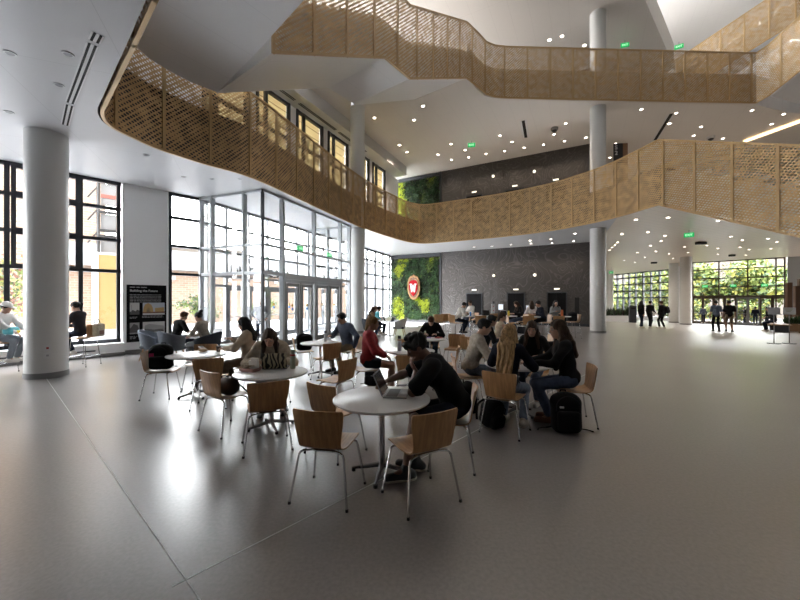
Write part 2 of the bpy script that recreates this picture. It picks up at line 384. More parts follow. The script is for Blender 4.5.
def tag(o, label=None, cat=None, group=None, kind=None):
    if label: o['label'] = label
    if cat: o['category'] = cat
    if group: o['group'] = group
    if kind: o['kind'] = kind
    return o
def thing(name, label, cat, loc=(0, 0, 0), az=0.0, group=None, kind=None):
    o = bpy.data.objects.new(name, None); COL.objects.link(o); o.empty_display_size = 0.1
    o.location = loc; o.rotation_euler = (0, 0, -radians(az))
    return tag(o, label, cat, group, kind)
def struct(o): o['kind'] = 'structure'; return o
def dup(root, loc, az, label, group=None):
    r = root.copy(); COL.objects.link(r); r.location = loc; r.rotation_euler = (0, 0, -radians(az)); r['label'] = label
    if group: r['group'] = group
    for ch in root.children:
        c = ch.copy(); COL.objects.link(c); c.parent = r
        for g in ch.children:
            d = g.copy(); COL.objects.link(d); d.parent = c
    return r
def text_mesh(name, body, size, matname, parent, mtx, depth=0.002, align='LEFT', bold=False):
    cu = bpy.data.curves.new(name, 'FONT'); cu.body = body; cu.size = size; cu.extrude = depth; cu.align_x = align
    if bold: cu.offset = size * 0.025
    o = bpy.data.objects.new(name, cu); COL.objects.link(o)
    dg = bpy.context.evaluated_depsgraph_get(); me = bpy.data.meshes.new_from_object(o.evaluated_get(dg))
    bpy.data.objects.remove(o); me.materials.clear(); me.materials.append(MATS[matname]); me.name = name
    o = bpy.data.objects.new(name, me); COL.objects.link(o)
    o.parent = parent; o.matrix_local = mtx
    return o
def arc_pts(pts, n=8):
    """Catmull-Rom through 2-D / 3-D points"""
    P = [Vector(p) for p in pts]; out = []
    for i in range(len(P) - 1):
        a, b_, c, d = P[max(i - 1, 0)], P[i], P[i + 1], P[min(i + 2, len(P) - 1)]
        for j in range(n):
            t = j / n
            out.append(0.5 * ((2 * b_) + (c - a) * t + (2 * a - 5 * b_ + 4 * c - d) * t * t + (3 * b_ - a - 3 * c + d) * t ** 3))
    out.append(P[-1]); return out
# ================================================================== THE BUILDING
SKX0, SKX1 = 6.2, 7.0
Z1, Z1T = 5.4, 6.9          # underside / top of second floor
Z2, Z2T = 11.67, 13.17      # third floor
Z3, Z3T = 17.95, 19.4       # fourth floor
def ramp(x, y):
    s = (x + y) * 0.70711
    return -0.028 * max(0.0, s - 24.0)

# ---- floor (level by the tables, easing down towards the far entrance)
W1A, W1D = Vector((-10.6, 9.4)), Vector((0.687, 0.727))       # left window wall
def w1(t, off=0.0, z=0.0):
    p = W1A + W1D * t + Vector((W1D.y, -W1D.x)) * off          # off > 0 : into the room
    return Vector((p.x, p.y, z))
W2A, W2D = Vector((-7.27, 12.93)), Vector((0.369, 0.9294))
W2A = Vector((-7.22, 13.05)); W2B = Vector((-0.75, 29.75)); W2L = (W2B - W2A).length; W2D = (W2B - W2A).normalized()
def w2(t, off=0.0, z=0.0):
    p = W2A + W2D * t + Vector((W2D.y, -W2D.x)) * off
    return Vector((p.x, p.y, z))
EA, EB = Vector((3.2, 27.6)), Vector((12.6, 22.4)); ED = (EB - EA).normalized(); EN = Vector((-ED.y, ED.x)) * -1   # EN: into the room
def ew(t, off=0.0, z=0.0):
    p = EA + ED * t + EN * off
    return Vector((p.x, p.y, z))

mb = MB()
fp = [(-14.5, -9), (50, -9), (50, 62), (-14.5, 62)]
nx, ny = 66, 72
vs = []
for j in range(ny + 1):
    for i in range(nx + 1):
        x = -14.5 + 64.5 * i / nx; y = -9 + 71 * j / ny
        vs.append((x, y, ramp(x, y)))
fs = []
FP = [(-14.6, -9.2), (44, -9.2), (44, 22), (39.8, 29.4), (33.8, 30.8), (29.0, 35.6), (33, 42), (31.6, 52.4), (27, 52.4), (16, 31), (-14, 31)]
def inpoly(x, y):
    c = False
    for i in range(len(FP)):
        (x0, y0), (x1, y1) = FP[i], FP[i - 1]
        if (y0 > y) != (y1 > y) and x < (x1 - x0) * (y - y0) / (y1 - y0) + x0: c = not c
    return c
def inside(x, y):
    # room side of the left walls
    a = Vector((x, y)) - W1A; b_ = Vector((x, y)) - W2A
    return (a.x * W1D.y - a.y * W1D.x) > -0.9 and ((b_.x * W2D.y - b_.y * W2D.x) > -0.9 or y < 12) 
for j in range(ny):
    for i in range(nx):
        x = -14.5 + 64.5 * (i + .5) / nx; y = -9 + 71 * (j + .5) / ny
        if inside(x, y) and inpoly(x, y):
            k = j * (nx + 1) + i; fs.append((k, k + 1, k + nx + 2, k + nx + 1))
mb.add(vs, fs)
struct(mb.build('floor', 'floor_terrazzo', smooth='all'))
# metal inlay joints in the floor
def joint(name, a, b_):
    a, b_ = Vector((*a, 0)), Vector((*b_, 0))
    m_ = MB(); m_.beam(a + Vector((0, 0, 0.0005)), b_ + Vector((0, 0, 0.0005)), 0.008, 0.003); return struct(m_.build(name, 'joint_metal'))
joint('trim_1', (-8.6, 8.52), (2.9, -1.5)); joint('trim_2', (-1.35, 2.11), (4.5, 8.4))

# ---- second floor slab : its underside is the ceiling over the tables
E2 = [(2.9, -1.2), (-3.72, 4.93), (-5.55, 6.6), (-5.85, 6.88), (-6.04, 7.13), (-6.17, 7.4), (-6.2, 7.7), (-6.12, 8.1), (-5.95, 8.7), (-5.4, 9.6), (-4.53, 10.74), (-3.7, 13.16),
      (-2.45, 16.98), (-1.3, 19.6), (-0.3, 21.4), (0.4, 22.5), (1.0, 23.05), (1.75, 23.2), (3.16, 22.5), (5.87, 20.9), (8.0, 19.1), (8.95, 17.7), (9.43, 16.76), (9.8, 15.6), (10.1, 13.8)]
E2s = [Vector(E2[0])] + arc_pts(E2[1:], 5)
core_far = [(16.5, 30.5), (30.6, 56.5)]
right_out = [(50, 56.5), (50, 24), (12.6, 14.4)]
left_in = [w1(-6.0, -0.2)[:2], w1(4.85, -0.2)[:2], tuple(W2A), (-1.1, 29.9), (3.2, 27.75), (12.6, 22.55)]
room_back = [(2.9, -9), (-14.5, -9), (-14.5, 5.2)]
cut = next(i for i, p in enumerate(E2s) if p.x > 9.7 and p.y < 15.9)
slabL = [tuple(p) for p in E2s[:cut]] + [(9.73, 15.9), (12.6, 22.5)] + [tuple(p) for p in reversed(left_in[:-1])] + list(reversed(room_back))
mb = MB()
def slab(mb, poly, z0, z1, kb=0, ks=1, kt=2):
    N = len(poly); area = sum(poly[i][0] * poly[(i + 1) % N][1] - poly[(i + 1) % N][0] * poly[i][1] for i in range(N))
    if area < 0: poly = poly[::-1]
    vs = [(p[0], p[1], z0) for p in poly] + [(p[0], p[1], z1) for p in poly]
    mb.add(vs, [tuple(reversed(range(N)))], kb); o = len(mb.f)
    mb.f.append(tuple(len(mb.v) - 2 * N + N + i for i in range(N))); mb.mi.append(kt)
    b0 = len(mb.v) - 2 * N
    for i in range(N): mb.f.append((b0 + i, b0 + (i + 1) % N, b0 + N + (i + 1) % N, b0 + N + i)); mb.mi.append(ks)
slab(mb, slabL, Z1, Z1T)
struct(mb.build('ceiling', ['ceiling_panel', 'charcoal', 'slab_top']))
mb = MB()
tail = [tuple(p) for p in E2s[cut:]]
slabR = [(9.73, 15.9)] + [p for p in tail] + [(12.6, 14.4), (44, 21.9), (39.6, 29.3), (33.6, 30.5), (28.75, 35.25), (32.6, 42.3), (31.3, 52.3), (27.4, 52.3), (16.5, 30.5), (12.6, 22.5)]
slab(mb, slabR, Z1, Z1T)
struct(mb.build('ceiling', ['ceiling_wood', 'charcoal', 'slab_top']))

# ---- third and fourth floor slabs, roof with a skylight over the atrium
E3 = [(0.75, 17.7), (3.0, 15.97), (3.6, 16.75), (4.1, 17.3), (4.6, 17.55), (5.2, 17.65), (10, 17.83), (18.0, 18.1)]
poly3 = [(-9.2, 12.2), (-7.0, 15.2), (-0.5, 16.2)] + E3 + [(20.7, 18.9), (44, 21.9), (39.6, 29.3), (33.6, 30.5), (28.75, 35.25), (32.6, 42.3), (31.3, 52.3), (27.4, 52.3), (16.5, 30.5), (12.6, 22.5), (3.2, 27.7), (-0.9, 29.9), (-9.6, 13.2)]
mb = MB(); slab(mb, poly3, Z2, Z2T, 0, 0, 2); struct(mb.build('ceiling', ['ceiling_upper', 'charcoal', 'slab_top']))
poly4 = [(-7, 13), (3.0, 17.0), (11.5, 17.0), (17.4, 22.6), (19.0, 30.2), (16.5, 30.5), (12.6, 22.5), (3.2, 27.7), (-0.9, 29.9), (-4, 24)]
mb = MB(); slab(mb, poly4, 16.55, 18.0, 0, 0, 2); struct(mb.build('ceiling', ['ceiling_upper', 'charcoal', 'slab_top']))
mb = MB()
mb.prism([(-9.6, 13.2), (0, 13.2), (12.6, 13.2), (44, 13.2), (39.6, 29.3), (33.6, 30.5), (28.75, 35.25), (16.5, 30.5), (12.6, 22.5), (3.2, 27.7), (-.9, 29.9)], 24.0, 24.4)
mb.prism([(-15, -9.4), (SKX0, -9.4), (SKX0, 13.2), (-15, 13.2)], 24.0, 24.4); mb.prism([(SKX1, -9.4), (44, -9.4), (44, 13.2), (SKX1, 13.2)], 24.0, 24.4)
struct(mb.build('ceiling', 'ceiling_upper'))
mb = MB()
for i in range(9): mb.box((SKX0 + (SKX1 - SKX0) * i / 8, 1.9, 24.1), (0.16, 22.6, 0.4))
for j in range(7): mb.box(((SKX0 + SKX1) / 2, -9.3 + 22.4 * j / 6, 24.1), (SKX1 - SKX0, 0.12, 0.3))
sk = struct(mb.build('window_9', 'white_paint'))
mb = MB(); mb.add([(SKX0, -9.3, 24.3), (SKX1, -9.3, 24.3), (SKX1, 13.1, 24.3), (SKX0, 13.1, 24.3)], [(0, 1, 2, 3)]); mb.build('glass', 'glass', sk)

# ---- plain walls out of the picture that close the hall
mb = MB(); mb.box((14.7, -9.2, 12), (58.8, 0.4, 24.4)); struct(mb.build('wall_back', 'base_grey'))
mb = MB(); mb.beam((-14.6, -9.2, 12.0), (*w1(-6.2)[:2], 12.0), 0.3, 24.4); struct(mb.build('wall_left', 'wall_paint'))
mb = MB(); mb.box((44.2, 6.4, 11.5), (0.4, 31, 26)); struct(mb.build('wall_right', 'base_grey'))
mb = MB()
ring = [(16.5, 30.6), (28.7, 35.4), (33.7, 30.7), (39.7, 29.5), (44.1, 21.9)]
for a_, b_ in zip(ring[:-1], ring[1:]): mb.beam((*a_, 15.5), (*b_, 15.5), .3, 17.1)
struct(mb.build('wall_upper', 'wall_paint'))
# upper left outside walls above the second floor
mb = MB(); mb.beam((*w1(-6.2, 0.1)[:2], 15.4), (-9.6, 13.2, 15.4), 0.3, 17); struct(mb.build('wall_left', 'wall_paint'))

# ---- glazed walls
def glazed(name, P, Q, z0, z1, vert, horiz, fw=0.07, fd=0.14, fm='charcoal', edge=True, thick=None, gap=()):
    """frame + glass between plan points P and Q; vert = distances along, horiz = heights"""
    P, Q = Vector((P[0], P[1], 0)), Vector((Q[0], Q[1], 0)); L = (Q - P).length; d = (Q - P) / L
    nrm = d.cross(Vector((0, 0, 1)))
    root = struct(bpy.data.objects.new(name, None)); COL.objects.link(root)
    m_ = MB()
    V = sorted(vert)
    for t in V:
        w = (thick or {}).get(t, fw); c = P + d * t
        m_.beam(c + Vector((0, 0, z0)), c + Vector((0, 0, z1)), w, fd, up=nrm)
    for h in horiz:
        m_.beam(P + Vector((0, 0, h)), Q + Vector((0, 0, h)), fd, fw)
    m_.build('frame', fm, root)
    g = MB()
    vv = [0.0] + [t for t in V if 0.02 < t < L - 0.02] + [L]
    hh = [z0] + [h for h in sorted(horiz) if z0 + .03 < h < z1 - .03] + [z1]
    for i in range(len(vv) - 1):
        for j in range(len(hh) - 1):
            a, b_ = P + d * (vv[i] + .02), P + d * (vv[i + 1] - .02)
            g.add([(a.x, a.y, hh[j] + .02), (b_.x, b_.y, hh[j] + .02), (b_.x, b_.y, hh[j + 1] - .02), (a.x, a.y, hh[j + 1] - .02)], [(0, 1, 2, 3)])
    g.build('glass', 'glass', root)
    return root

HZ = [2.60, 3.57, 4.55]
# left wall: big window, white pier with the history board, narrow window
glazed('window_1', w1(-6.0), w1(2.56), 0.40, Z1, [0.04, 2.0, 3.2, 4.55, 6.14, 7.61, 8.50], [0.43] + HZ + [Z1 - .05], fw=0.10, thick={6.14: .11, 4.55: .13})
# thicker opening sashes of the left-hand lights
wn = bpy.data.objects['window_1']
sm = MB()
for t0, t1 in ((6.26, 7.54),):
    for za, zb in ((2.64, 3.53), (3.61, 4.51), (4.59, 5.31)):
        for (p, q) in (((t0, za), (t1, za)), ((t0, zb), (t1, zb))):
            sm.beam(w1(p[0] - 6, .02, p[1]), w1(q[0] - 6, .02, q[1]), 0.12, 0.10)
        for t in (t0, t1): sm.beam(w1(t - 6, .02, za), w1(t - 6, .02, zb), 0.10, 0.12, up=(W1D.y, -W1D.x, 0))
sm.build('sash', 'charcoal', wn)
mb = MB(); mb.beam(w1(2.60, -.1, Z1 / 2), w1(3.84, -.1, Z1 / 2), 0.34, Z1); struct(mb.build('wall_pier', 'wall_paint'))
glazed('window_2', w1(3.86), w1(4.90), 0.40, Z1, [0.04, 1.0], [0.43] + HZ + [Z1 - .05], fw=.09)
mb = MB(); mb.beam(w1(4.92, -.05, Z1 / 2), w1(5.12, -.05, Z1 / 2), 0.2, Z1); struct(mb.build('wall_pier', 'aluminium'))
# low heater ledge under the windows
mb = MB(); mb.beam(w1(-6.0, .22, .19), w1(2.60, .22, .19), 0.42, 0.38); struct(mb.build('trim_3', 'wall_paint'))
mb = MB(); mb.beam(w1(3.84, .05, .19), w1(4.92, .05, .19), 0.2, 0.38); struct(mb.build('trim_4', 'wall_paint'))
mb = MB()
mb.beam(w1(-6, .44, .05), w1(2.6, .44, .05), 0.02, 0.10); mb.beam(w1(2.6, .1, .05), w1(3.86, .1, .05), 0.04, 0.10); struct(mb.build('baseboard_left', 'base_grey'))
mb = MB(); mb.beam(w1(-6, .445, .2), w1(1.9, .445, .2), 0.02, 0.035); struct(mb.build('trim_5', 'charcoal'))

# entrance wall (second leg) with outer doors behind the glass lobby, then the far window bay
glazed('window_3', w2(0.0), w2(6.3), 0.0, Z1, [0.05, 1.0, 2.15, 3.3, 4.4, 5.4, 6.25], [0.06, 2.25, 2.62] + HZ[1:] + [Z1 - .05], fw=0.09, fm='dark_alu')
glazed('window_4', w2(6.3), w2(W2L - .1), 0.30, Z1, [0.05, 1.5, 2.9, 4.3, 5.7, 7.1, 8.5, 9.9, 11.25], [0.33, 2.55, 3.57, 4.62, Z1 - .07], fw=0.11, fm='charcoal')
mb = MB(); mb.beam(w2(6.3, .1, .15), w2(W2L - .1, .1, .15), 0.25, 0.3); struct(mb.build('trim_6', 'wall_paint'))
# outer doors
for i, t in enumerate((1.02, 2.17, 3.32, 4.42)):
    t1 = t + (1.1 if i < 3 else .95)
    root = struct(bpy.data.objects.new('door_%d' % (i + 1), None)); COL.objects.link(root)
    m_ = MB(); nrm = (W2D.y, -W2D.x, 0)
    for tt in (t + .08, t1 - .08): m_.beam(w2(tt, .03, .02), w2(tt, .03, 2.22), 0.14, 0.06, up=nrm)
    for z, h in ((.13, .22), (2.14, .14)): m_.beam(w2(t + .08, .03, z), w2(t1 - .08, .03, z), 0.055, h)
    m_.build('leaf_frame', 'dark_alu', root)
    h_ = MB(); h_.beam(w2(t + .15, .10, 1.02), w2(t1 - .15, .10, 1.02), 0.04, 0.05); h_.box(w2(t1 - .2, .08, 1.02), (.08, .06, .16), 66); h_.build('handle', 'aluminium', root)
    for z, mm in ((1.50, 'amber_sticker'), (1.36, 'blue_sticker')):
        s_ = MB(); c = w2(t + .40, .02, z)
        ring = [c + Vector((W2D.x, W2D.y, 0)) * .06 * cos(a) + Vector((0, 0, .06 * sin(a))) for a in [2 * pi * q / 14 for q in range(14)]]
        off = Vector(nrm) * .006
        s_.add([p + off for p in ring] + [p - off for p in ring], [tuple(range(14)), tuple(reversed(range(14, 28)))] + [(q, (q + 1) % 14, 14 + (q + 1) % 14, 14 + q) for q in range(14)])
        s_.build('sticker', mm, root)

# ---- glass entrance lobby
VA, VB, VC = Vector((-4.6, 11.9, 0)), Vector((-7.27, 12.93, 0)), Vector((-2.5, 17.75, 0)); VD = w2(6.3)
lob = thing('entrance_vestibule', 'tall clear glass entrance lobby box with aluminium doors under the balcony', 'vestibule', (0, 0, 0))
def vrun(P, Q, verts, thick, zb=0.0):
    m_ = MB(); L = (Q - P).length; d = (Q - P) / L; nrm = d.cross(Vector((0, 0, 1)))
    for t, w in zip(verts, thick):
        c = P + d * t * L; m_.beam(c + Vector((0, 0, zb)), c + Vector((0, 0, Z1)), w, 0.17, up=nrm)
    for h, hh in ((2.62, .10), (3.57, .08), (Z1 - .04, .08)):
        m_.beam(P + Vector((0, 0, h)), Q + Vector((0, 0, h)), 0.12, hh)
    return m_, d, L, nrm
m_, dAB, LAB, nAB = vrun(VA, VB, [.274, .788, .975], [.07, .09, .06])
m_.build('frame', 'aluminium', lob)
m_ = MB(); m_.beam(VA + Vector((0, 0, .0)), VA + Vector((0, 0, Z1)), .07, .10, up=nAB); m_.build('corner_post', 'charcoal', lob)
m_, dAC, LAC, nAC = vrun(VA, VC, [.161, .489, .84, .985], [.10, .10, .10, .10])
m_.build('frame', 'aluminium', lob)
m_, dCD, LCD, nCD = vrun(VC, VD, [.5, .97], [.08, .08])
m_.build('frame', 'aluminium', lob)
m_ = MB(); m_.beam(VA + Vector((0, 0, .06)), VB + Vector((0, 0, .06)), .12, .12); m_.beam(VA + Vector((0, 0, .06)), VA + dAC * LAC * .161 + Vector((0, 0, .06)), .12, .12)
m_.beam(VC + Vector((0, 0, .06)), VD + Vector((0, 0, .06)), .12, .12); m_.build('sill', 'aluminium', lob)
for P, Q, cuts in ((VA, VB, (0, .274, .788, 1)), (VA, VC, (0, .161, .489, .84, 1)), (VC, VD, (0, .5, 1))):
    for i in range(len(cuts) - 1):
        for j, (za, zb) in enumerate(((0.12, 2.57), (2.67, 3.53), (3.61, 5.32))):
            if P is VA and Q is VC and j == 0 and i in (1, 2): continue
            a, b_ = P + (Q - P) * (cuts[i] + .008), P + (Q - P) * (cuts[i + 1] - .008)
            g = MB(); g.add([(a.x, a.y, za), (b_.x, b_.y, za), (b_.x, b_.y, zb), (a.x, a.y, zb)], [(0, 1, 2, 3)]); g.build('glass', 'glass', lob)
def pl(t, off, z): p = VA + dAC * LAC * t + nAC * off; return Vector((p.x, p.y, z))
m_ = MB(); m_.beam(pl(.165, .03, 2.56), pl(.84, .03, 2.56), .22, .20); m_.beam(pl(.165, 0, 2.40), pl(.84, 0, 2.40), .10, .14); m_.build('door_header', 'aluminium', lob)
leaf = [(.185, .318), (.338, .468), (.508, .655), (.675, .815)]
m_ = MB()
for t in (.175, .328, .498, .665, .828): m_.beam(pl(t, 0, 0), pl(t, 0, 2.36), .07, .13, up=nAC)
m_.build('door_post', 'dark_alu', lob)
for i, (a, b_) in enumerate(leaf):
    lf = MB(); e = .012
    for t in (a + e, b_ - e): lf.beam(pl(t, .02, .02), pl(t, .02, 2.32), .10, .06, up=nAC)
    lf.beam(pl(a + e, .02, .12), pl(b_ - e, .02, .12), .055, .20); lf.beam(pl(a + e, .02, 2.26), pl(b_ - e, .02, 2.26), .055, .12)
    ob = lf.build('door', 'dark_alu', lob)
    h_ = MB(); tt = b_ - .03 if i % 2 == 0 else a + .03
    h_.tube([pl(tt, .06, .85), pl(tt, .11, .87), pl(tt, .11, 1.23), pl(tt, .06, 1.25)], .014); h_.build('handle', 'dark_chrome', ob)
    g = MB(); p, q = pl(a + .02, .02, 0), pl(b_ - .02, .02, 0)
    g.add([(p.x, p.y, .22), (q.x, q.y, .22), (q.x, q.y, 2.2), (p.x, p.y, 2.2)], [(0, 1, 2, 3)]); g.build('glass', 'glass', ob)
    for z, mm in ((1.50, 'amber_sticker'), (1.36, 'blue_sticker'))[:2 if i < 2 else 1]:
        s_ = MB(); c = pl((a + b_) / 2, .03, z); ring = [c + dAC * .055 * cos(2 * pi * q / 14) + Vector((0, 0, .055 * sin(2 * pi * q / 14))) for q in range(14)]
        s_.add([p + nAC * .006 for p in ring] + [p - nAC * .006 for p in ring], [tuple(range(14)), tuple(reversed(range(14, 28)))] + [(q, (q + 1) % 14, 14 + (q + 1) % 14, 14 + q) for q in range(14)])
        s_.build('sticker', mm, ob)

# ---- round columns
def column(name, x, y, r, z0, z1, base=True):
    root = struct(bpy.data.objects.new(name, None)); COL.objects.link(root)
    m_ = MB(); m_.lathe([(r, z0), (r, z1)], (x, y, 0), 40); m_.build('shaft', 'column_paint', root, smooth=True)
    if base: m_ = MB(); m_.lathe([(r + .012, z0), (r + .012, z0 + .12)], (x, y, 0), 40); m_.build('base', 'base_grey', root, smooth=True)
    return root
c1 = column('column_1', -7.9, 7.95, .365, 0, Z1)
column('column_2', -2.2, 18.45, .375, 0, Z2); column('column_3', 10.27, 18.45, .375, 0, 16.55)
column('column_4', 27.7, 36.0, .40, ramp(27.7, 36), Z1); column('column_5', 24.6, 30.6, .42, ramp(24.6, 30.6), Z1); column('column_6', 26.2, 44.4, .4, ramp(26.2, 44.4), Z1)
column('column_7', 29.0, 50.6, .3, ramp(29, 50.6), Z1)
# sockets on the nearest column
for z, lab in ((.66, 'small white fire call plate on the nearest round column'), (.50, 'white power socket plate low on the nearest round column')):
    d = Vector((7.9, -7.95, 0)).normalized(); c = Vector((-7.9, 7.95, z)) + Matrix.Rotation(radians(2), 3, 'Z') @ d * .368
    m_ = MB(); m_.box(c, (.12, .02, .12), 135 + 0); o = tag(m_.build('wall_plate', 'white_plastic'), lab, 'wall plate')
    m_ = MB(); m_.box(c + d * .012, (.04, .01, .04), 135); m_.build('socket' if z < .6 else 'button', 'sign_grey' if z < .6 else 'red_plastic', o)

# ---- lift-core wall with the living wall to its left
WT = 5.2
mb = MB()
mb.beam(ew(0.0, -.2, 8.2), ew((EB - EA).length, -.2, 8.2), 0.4, 16.6)
mb.beam((*EB, 8.2), (16.4, 30.4, 8.2), 0.4, 16.6); 
struct(mb.build('wall_core', 'carved_bronze'))
mb = MB(); mb.beam((16.4, 30.4, 3.2), (27.2, 52.2, 3.2), 0.4, 10); mb.beam((27.2, 52.2, 3.2), (31.2, 52.2, 3.2), 0.3, 10); struct(mb.build('wall_far', 'wall_paint'))
mb = MB(); mb.beam(ew(-4.6, -.35, 8.2), ew(0.0, -.35, 8.2), 0.3, 16.6); struct(mb.build('wall_core', 'charcoal'))
LE = (EB - EA).length
mb = MB(); mb.beam(ew(0.02, .01, .09), ew(LE, .01, .09), .03, .18); struct(mb.build('baseboard_core', 'charcoal'))
def lift_doors(t, w, z0, h, label, grp):
    r = thing('lift_door', label, 'lift door', ew(t, 0, z0), 0, grp); az = 90 + math.degrees(-atan2(ED.y, ED.x)) - 90
    m_ = MB()
    for s in (-1, 1): m_.box((s * w / 4, -.03, h / 2), (w / 2 - .006, .03, h))
    a = atan2(ED.y, ED.x); r.rotation_euler = (0, 0, a)
    for s, nm in ((-1, 'door_panel'), (1, 'door_panel')):
        q = MB(); q.box((s * w / 4, -.03, h / 2), (w / 2 - .006, .04, h)); q.build(nm, 'door_black', r)
    q = MB(); q.box((-w / 2 - .03, -.05, h / 2), (.06, .08, h)); q.box((w / 2 + .03, -.05, h / 2), (.06, .08, h)); q.box((0, -.05, h + .03), (w + .12, .08, .06)); q.build('surround', 'charcoal', r)
    q = MB(); q.box((0, -.03, h + .28), (.34, .04, .09)); q.build('indicator', 'sconce_light', r)
    return r
def eu(u):  # distance along the core wall seen at photo column u
    r = (u - 400) / F
    return (EA.x - r * EA.y) / (r * ED.y - ED.x)
names = ['black lift door on the ground floor nearest the living wall', 'black lift door in the middle of the ground floor carved wall', 'black lift door on the ground floor nearest the round column']
for (ua, ub), nm in zip(((467, 481.7), (508, 524), (548, 566)), names):
    t0, t1 = eu(ua), eu(ub); lift_doors((t0 + t1) / 2, t1 - t0, 0, 2.16, nm, 'lift doors in the carved wall')
for (ua, ub), nm in zip(((467, 481.7), (506, 524), (546, 566)), ['second floor black lift door nearest the upper living wall', 'second floor black lift door in the middle of the carved wall', 'second floor black lift door nearest the round column']):
    t0, t1 = eu(ua), eu(ub); lift_doors((t0 + t1) / 2, t1 - t0, Z1T + .012, 2.5, nm, 'lift doors in the carved wall')
for u, z, nm in ((494, 3.45, 'round wall light on the carved wall left of the middle lift, ground floor'), (535, 3.4, 'round wall light on the carved wall right of the middle lift, ground floor'),
                 (493.5, 10.6, 'round wall light on the carved wall left, second floor'), (534.5, 10.45, 'round wall light on the carved wall right, second floor')):
    t = eu(u); c = ew(t, .09, z); r = thing('wall_light', nm, 'wall light', c, 0)
    m_ = MB(); m_.ball((0, 0, 0), .10, 16); m_.build('globe', 'sconce_light', r, smooth='all')
    m_ = MB(); e = -EN * .09; m_.tube([(0, 0, 0), (e.x, e.y, 0)], .05, 12); m_.build('mount', 'bronze', r)
# hand-sanitiser post and lit notice screens between the lifts
def wallbox(name, u, z, w, h, d, mname, label, cat):
    r = thing(name, label, cat, ew(eu(u), d / 2 + .005, z)); r.rotation_euler = (0, 0, atan2(ED.y, ED.x))
    m_ = MB(); m_.box((0, 0, 0), (w, d, h)); m_.build('case', 'dark_grey_cloth' if False else 'aluminium', r, bevel=.01)
    m_ = MB(); m_.box((0, -d / 2, 0), (w * .8, .012, h * .82)); m_.build('face', mname, r)
    return r
wallbox('notice_screen', 501, 1.20, .36, .42, .06, 'screen_glow', 'pale lit screen on the carved wall beside the middle lift', 'screen')
wallbox('notice_screen', 528.7, 1.1, .34, .50, .06, 'screen_glow', 'pale lit screen on the carved wall right of the middle lift', 'screen')
r = thing('sanitiser_stand', 'white hand sanitiser post with black cap by the carved wall', 'dispenser', ew(eu(494.6), .4, 0))
m_ = MB(); m_.box((0, 0, .72), (.22, .12, 1.44)); m_.build('post', 'aluminium', r, bevel=.02)
m_ = MB(); m_.box((0, 0, 1.53), (.15, .13, .16)); m_.build('cap', 'black_plastic', r, bevel=.02)
for z_ in (1.25, .95): m_ = MB(); m_.box((0, -.065, z_), (.06, .01, .07)); m_.build('mark', 'red_plastic', r)
m_ = MB(); m_.lathe([(.2, 0), (.2, .03), (.03, .04)], (0, 0, 0), 16); m_.build('base', 'dark_alu', r)
# big dark floor number
t = eu(575.5); mtx = Matrix.Translation(ew(t - .35, .012, .62)) @ Matrix.Rotation(atan2(ED.y, ED.x), 4, 'Z') @ Matrix.Rotation(pi / 2, 4, 'X')
o = text_mesh('floor_number', '1', 1.75, 'black_slot', None, mtx, .004, bold=True); tag(o, 'large dark numeral 1 on the carved wall by the round column', 'sign')

# ---- living wall
def living_wall(z0, z1, label, seed):
    rnd = random.Random(seed); t0, t1 = -4.42, -.06
    r = thing('living_wall', label, 'plant wall', ew((t0 + t1) / 2, 0, z0)); base = r.location.copy()
    m_ = MB()
    for z in (z0 + .12, z1 - .14): m_.beam(ew(t0 - .1, -.05, z) - base, ew(t1 + .06, -.05, z) - base, .26, .24)
    for t in (t0, t1): m_.beam(ew(t, -.05, z0) - base, ew(t, -.05, z1) - base, .16, .26, up=(EN.x, EN.y, 0))
    m_.build('frame', 'charcoal', r)
    m_ = MB(); m_.beam(ew(t0, -.1, (z0 + z1) / 2) - base, ew(t1, -.1, (z0 + z1) / 2) - base, .1, z1 - z0); m_.build('backing', 'soil', r)
    m_ = MB(); nn = int((t1 - t0) * (z1 - z0) * 240)
    for q in range(nn):
        t = rnd.uniform(t0 + .12, t1 - .1); z = rnd.uniform(z0 + .22, z1 - .3)
        v = noise.noise((t * .75 + seed, z * .42, 3.1)); w = noise.noise((t * 2.2, z * 2.2, 8.2 + seed))
        k = 2 if v > .20 and w > -.4 else (3 if v > .12 else (1 if w > -.05 else 0))
        if rnd.random() < .12: k = rnd.choice((0, 1, 3))
        dep = .03 + .12 * (w + .5) + rnd.uniform(0, .08)
        c = ew(t, dep, z) - base; sz = rnd.uniform(.07, .15)
        a1 = Vector((ED.x, ED.y, 0)); a2 = Vector((0, 0, -1)); a3 = Vector((EN.x, EN.y, 0))
        ang = rnd.uniform(-1.1, 1.1); dr = (a2 * cos(ang) + a1 * sin(ang) + a3 * rnd.uniform(.2, 1.0)).normalized(); sd = dr.cross(a3 + a1 * rnd.uniform(-.6, .6)).normalized()
        m_.add([c, c + dr * sz + sd * sz * .45, c + dr * sz * 2, c + dr * sz - sd * sz * .45], [(0, 1, 2, 3)], k)
    o = m_.build('foliage', ['leaf_dark', 'leaf_mid', 'leaf_lime', 'leaf_olive'], r); o['kind'] = 'stuff'
    return r
living_wall(0.0, Z1 - .02, 'ground floor wall of dense green plants with lime patches behind the crest', 3)
living_wall(Z1T, Z2 - .02, 'second floor wall of dark green plants above the balcony', 11)
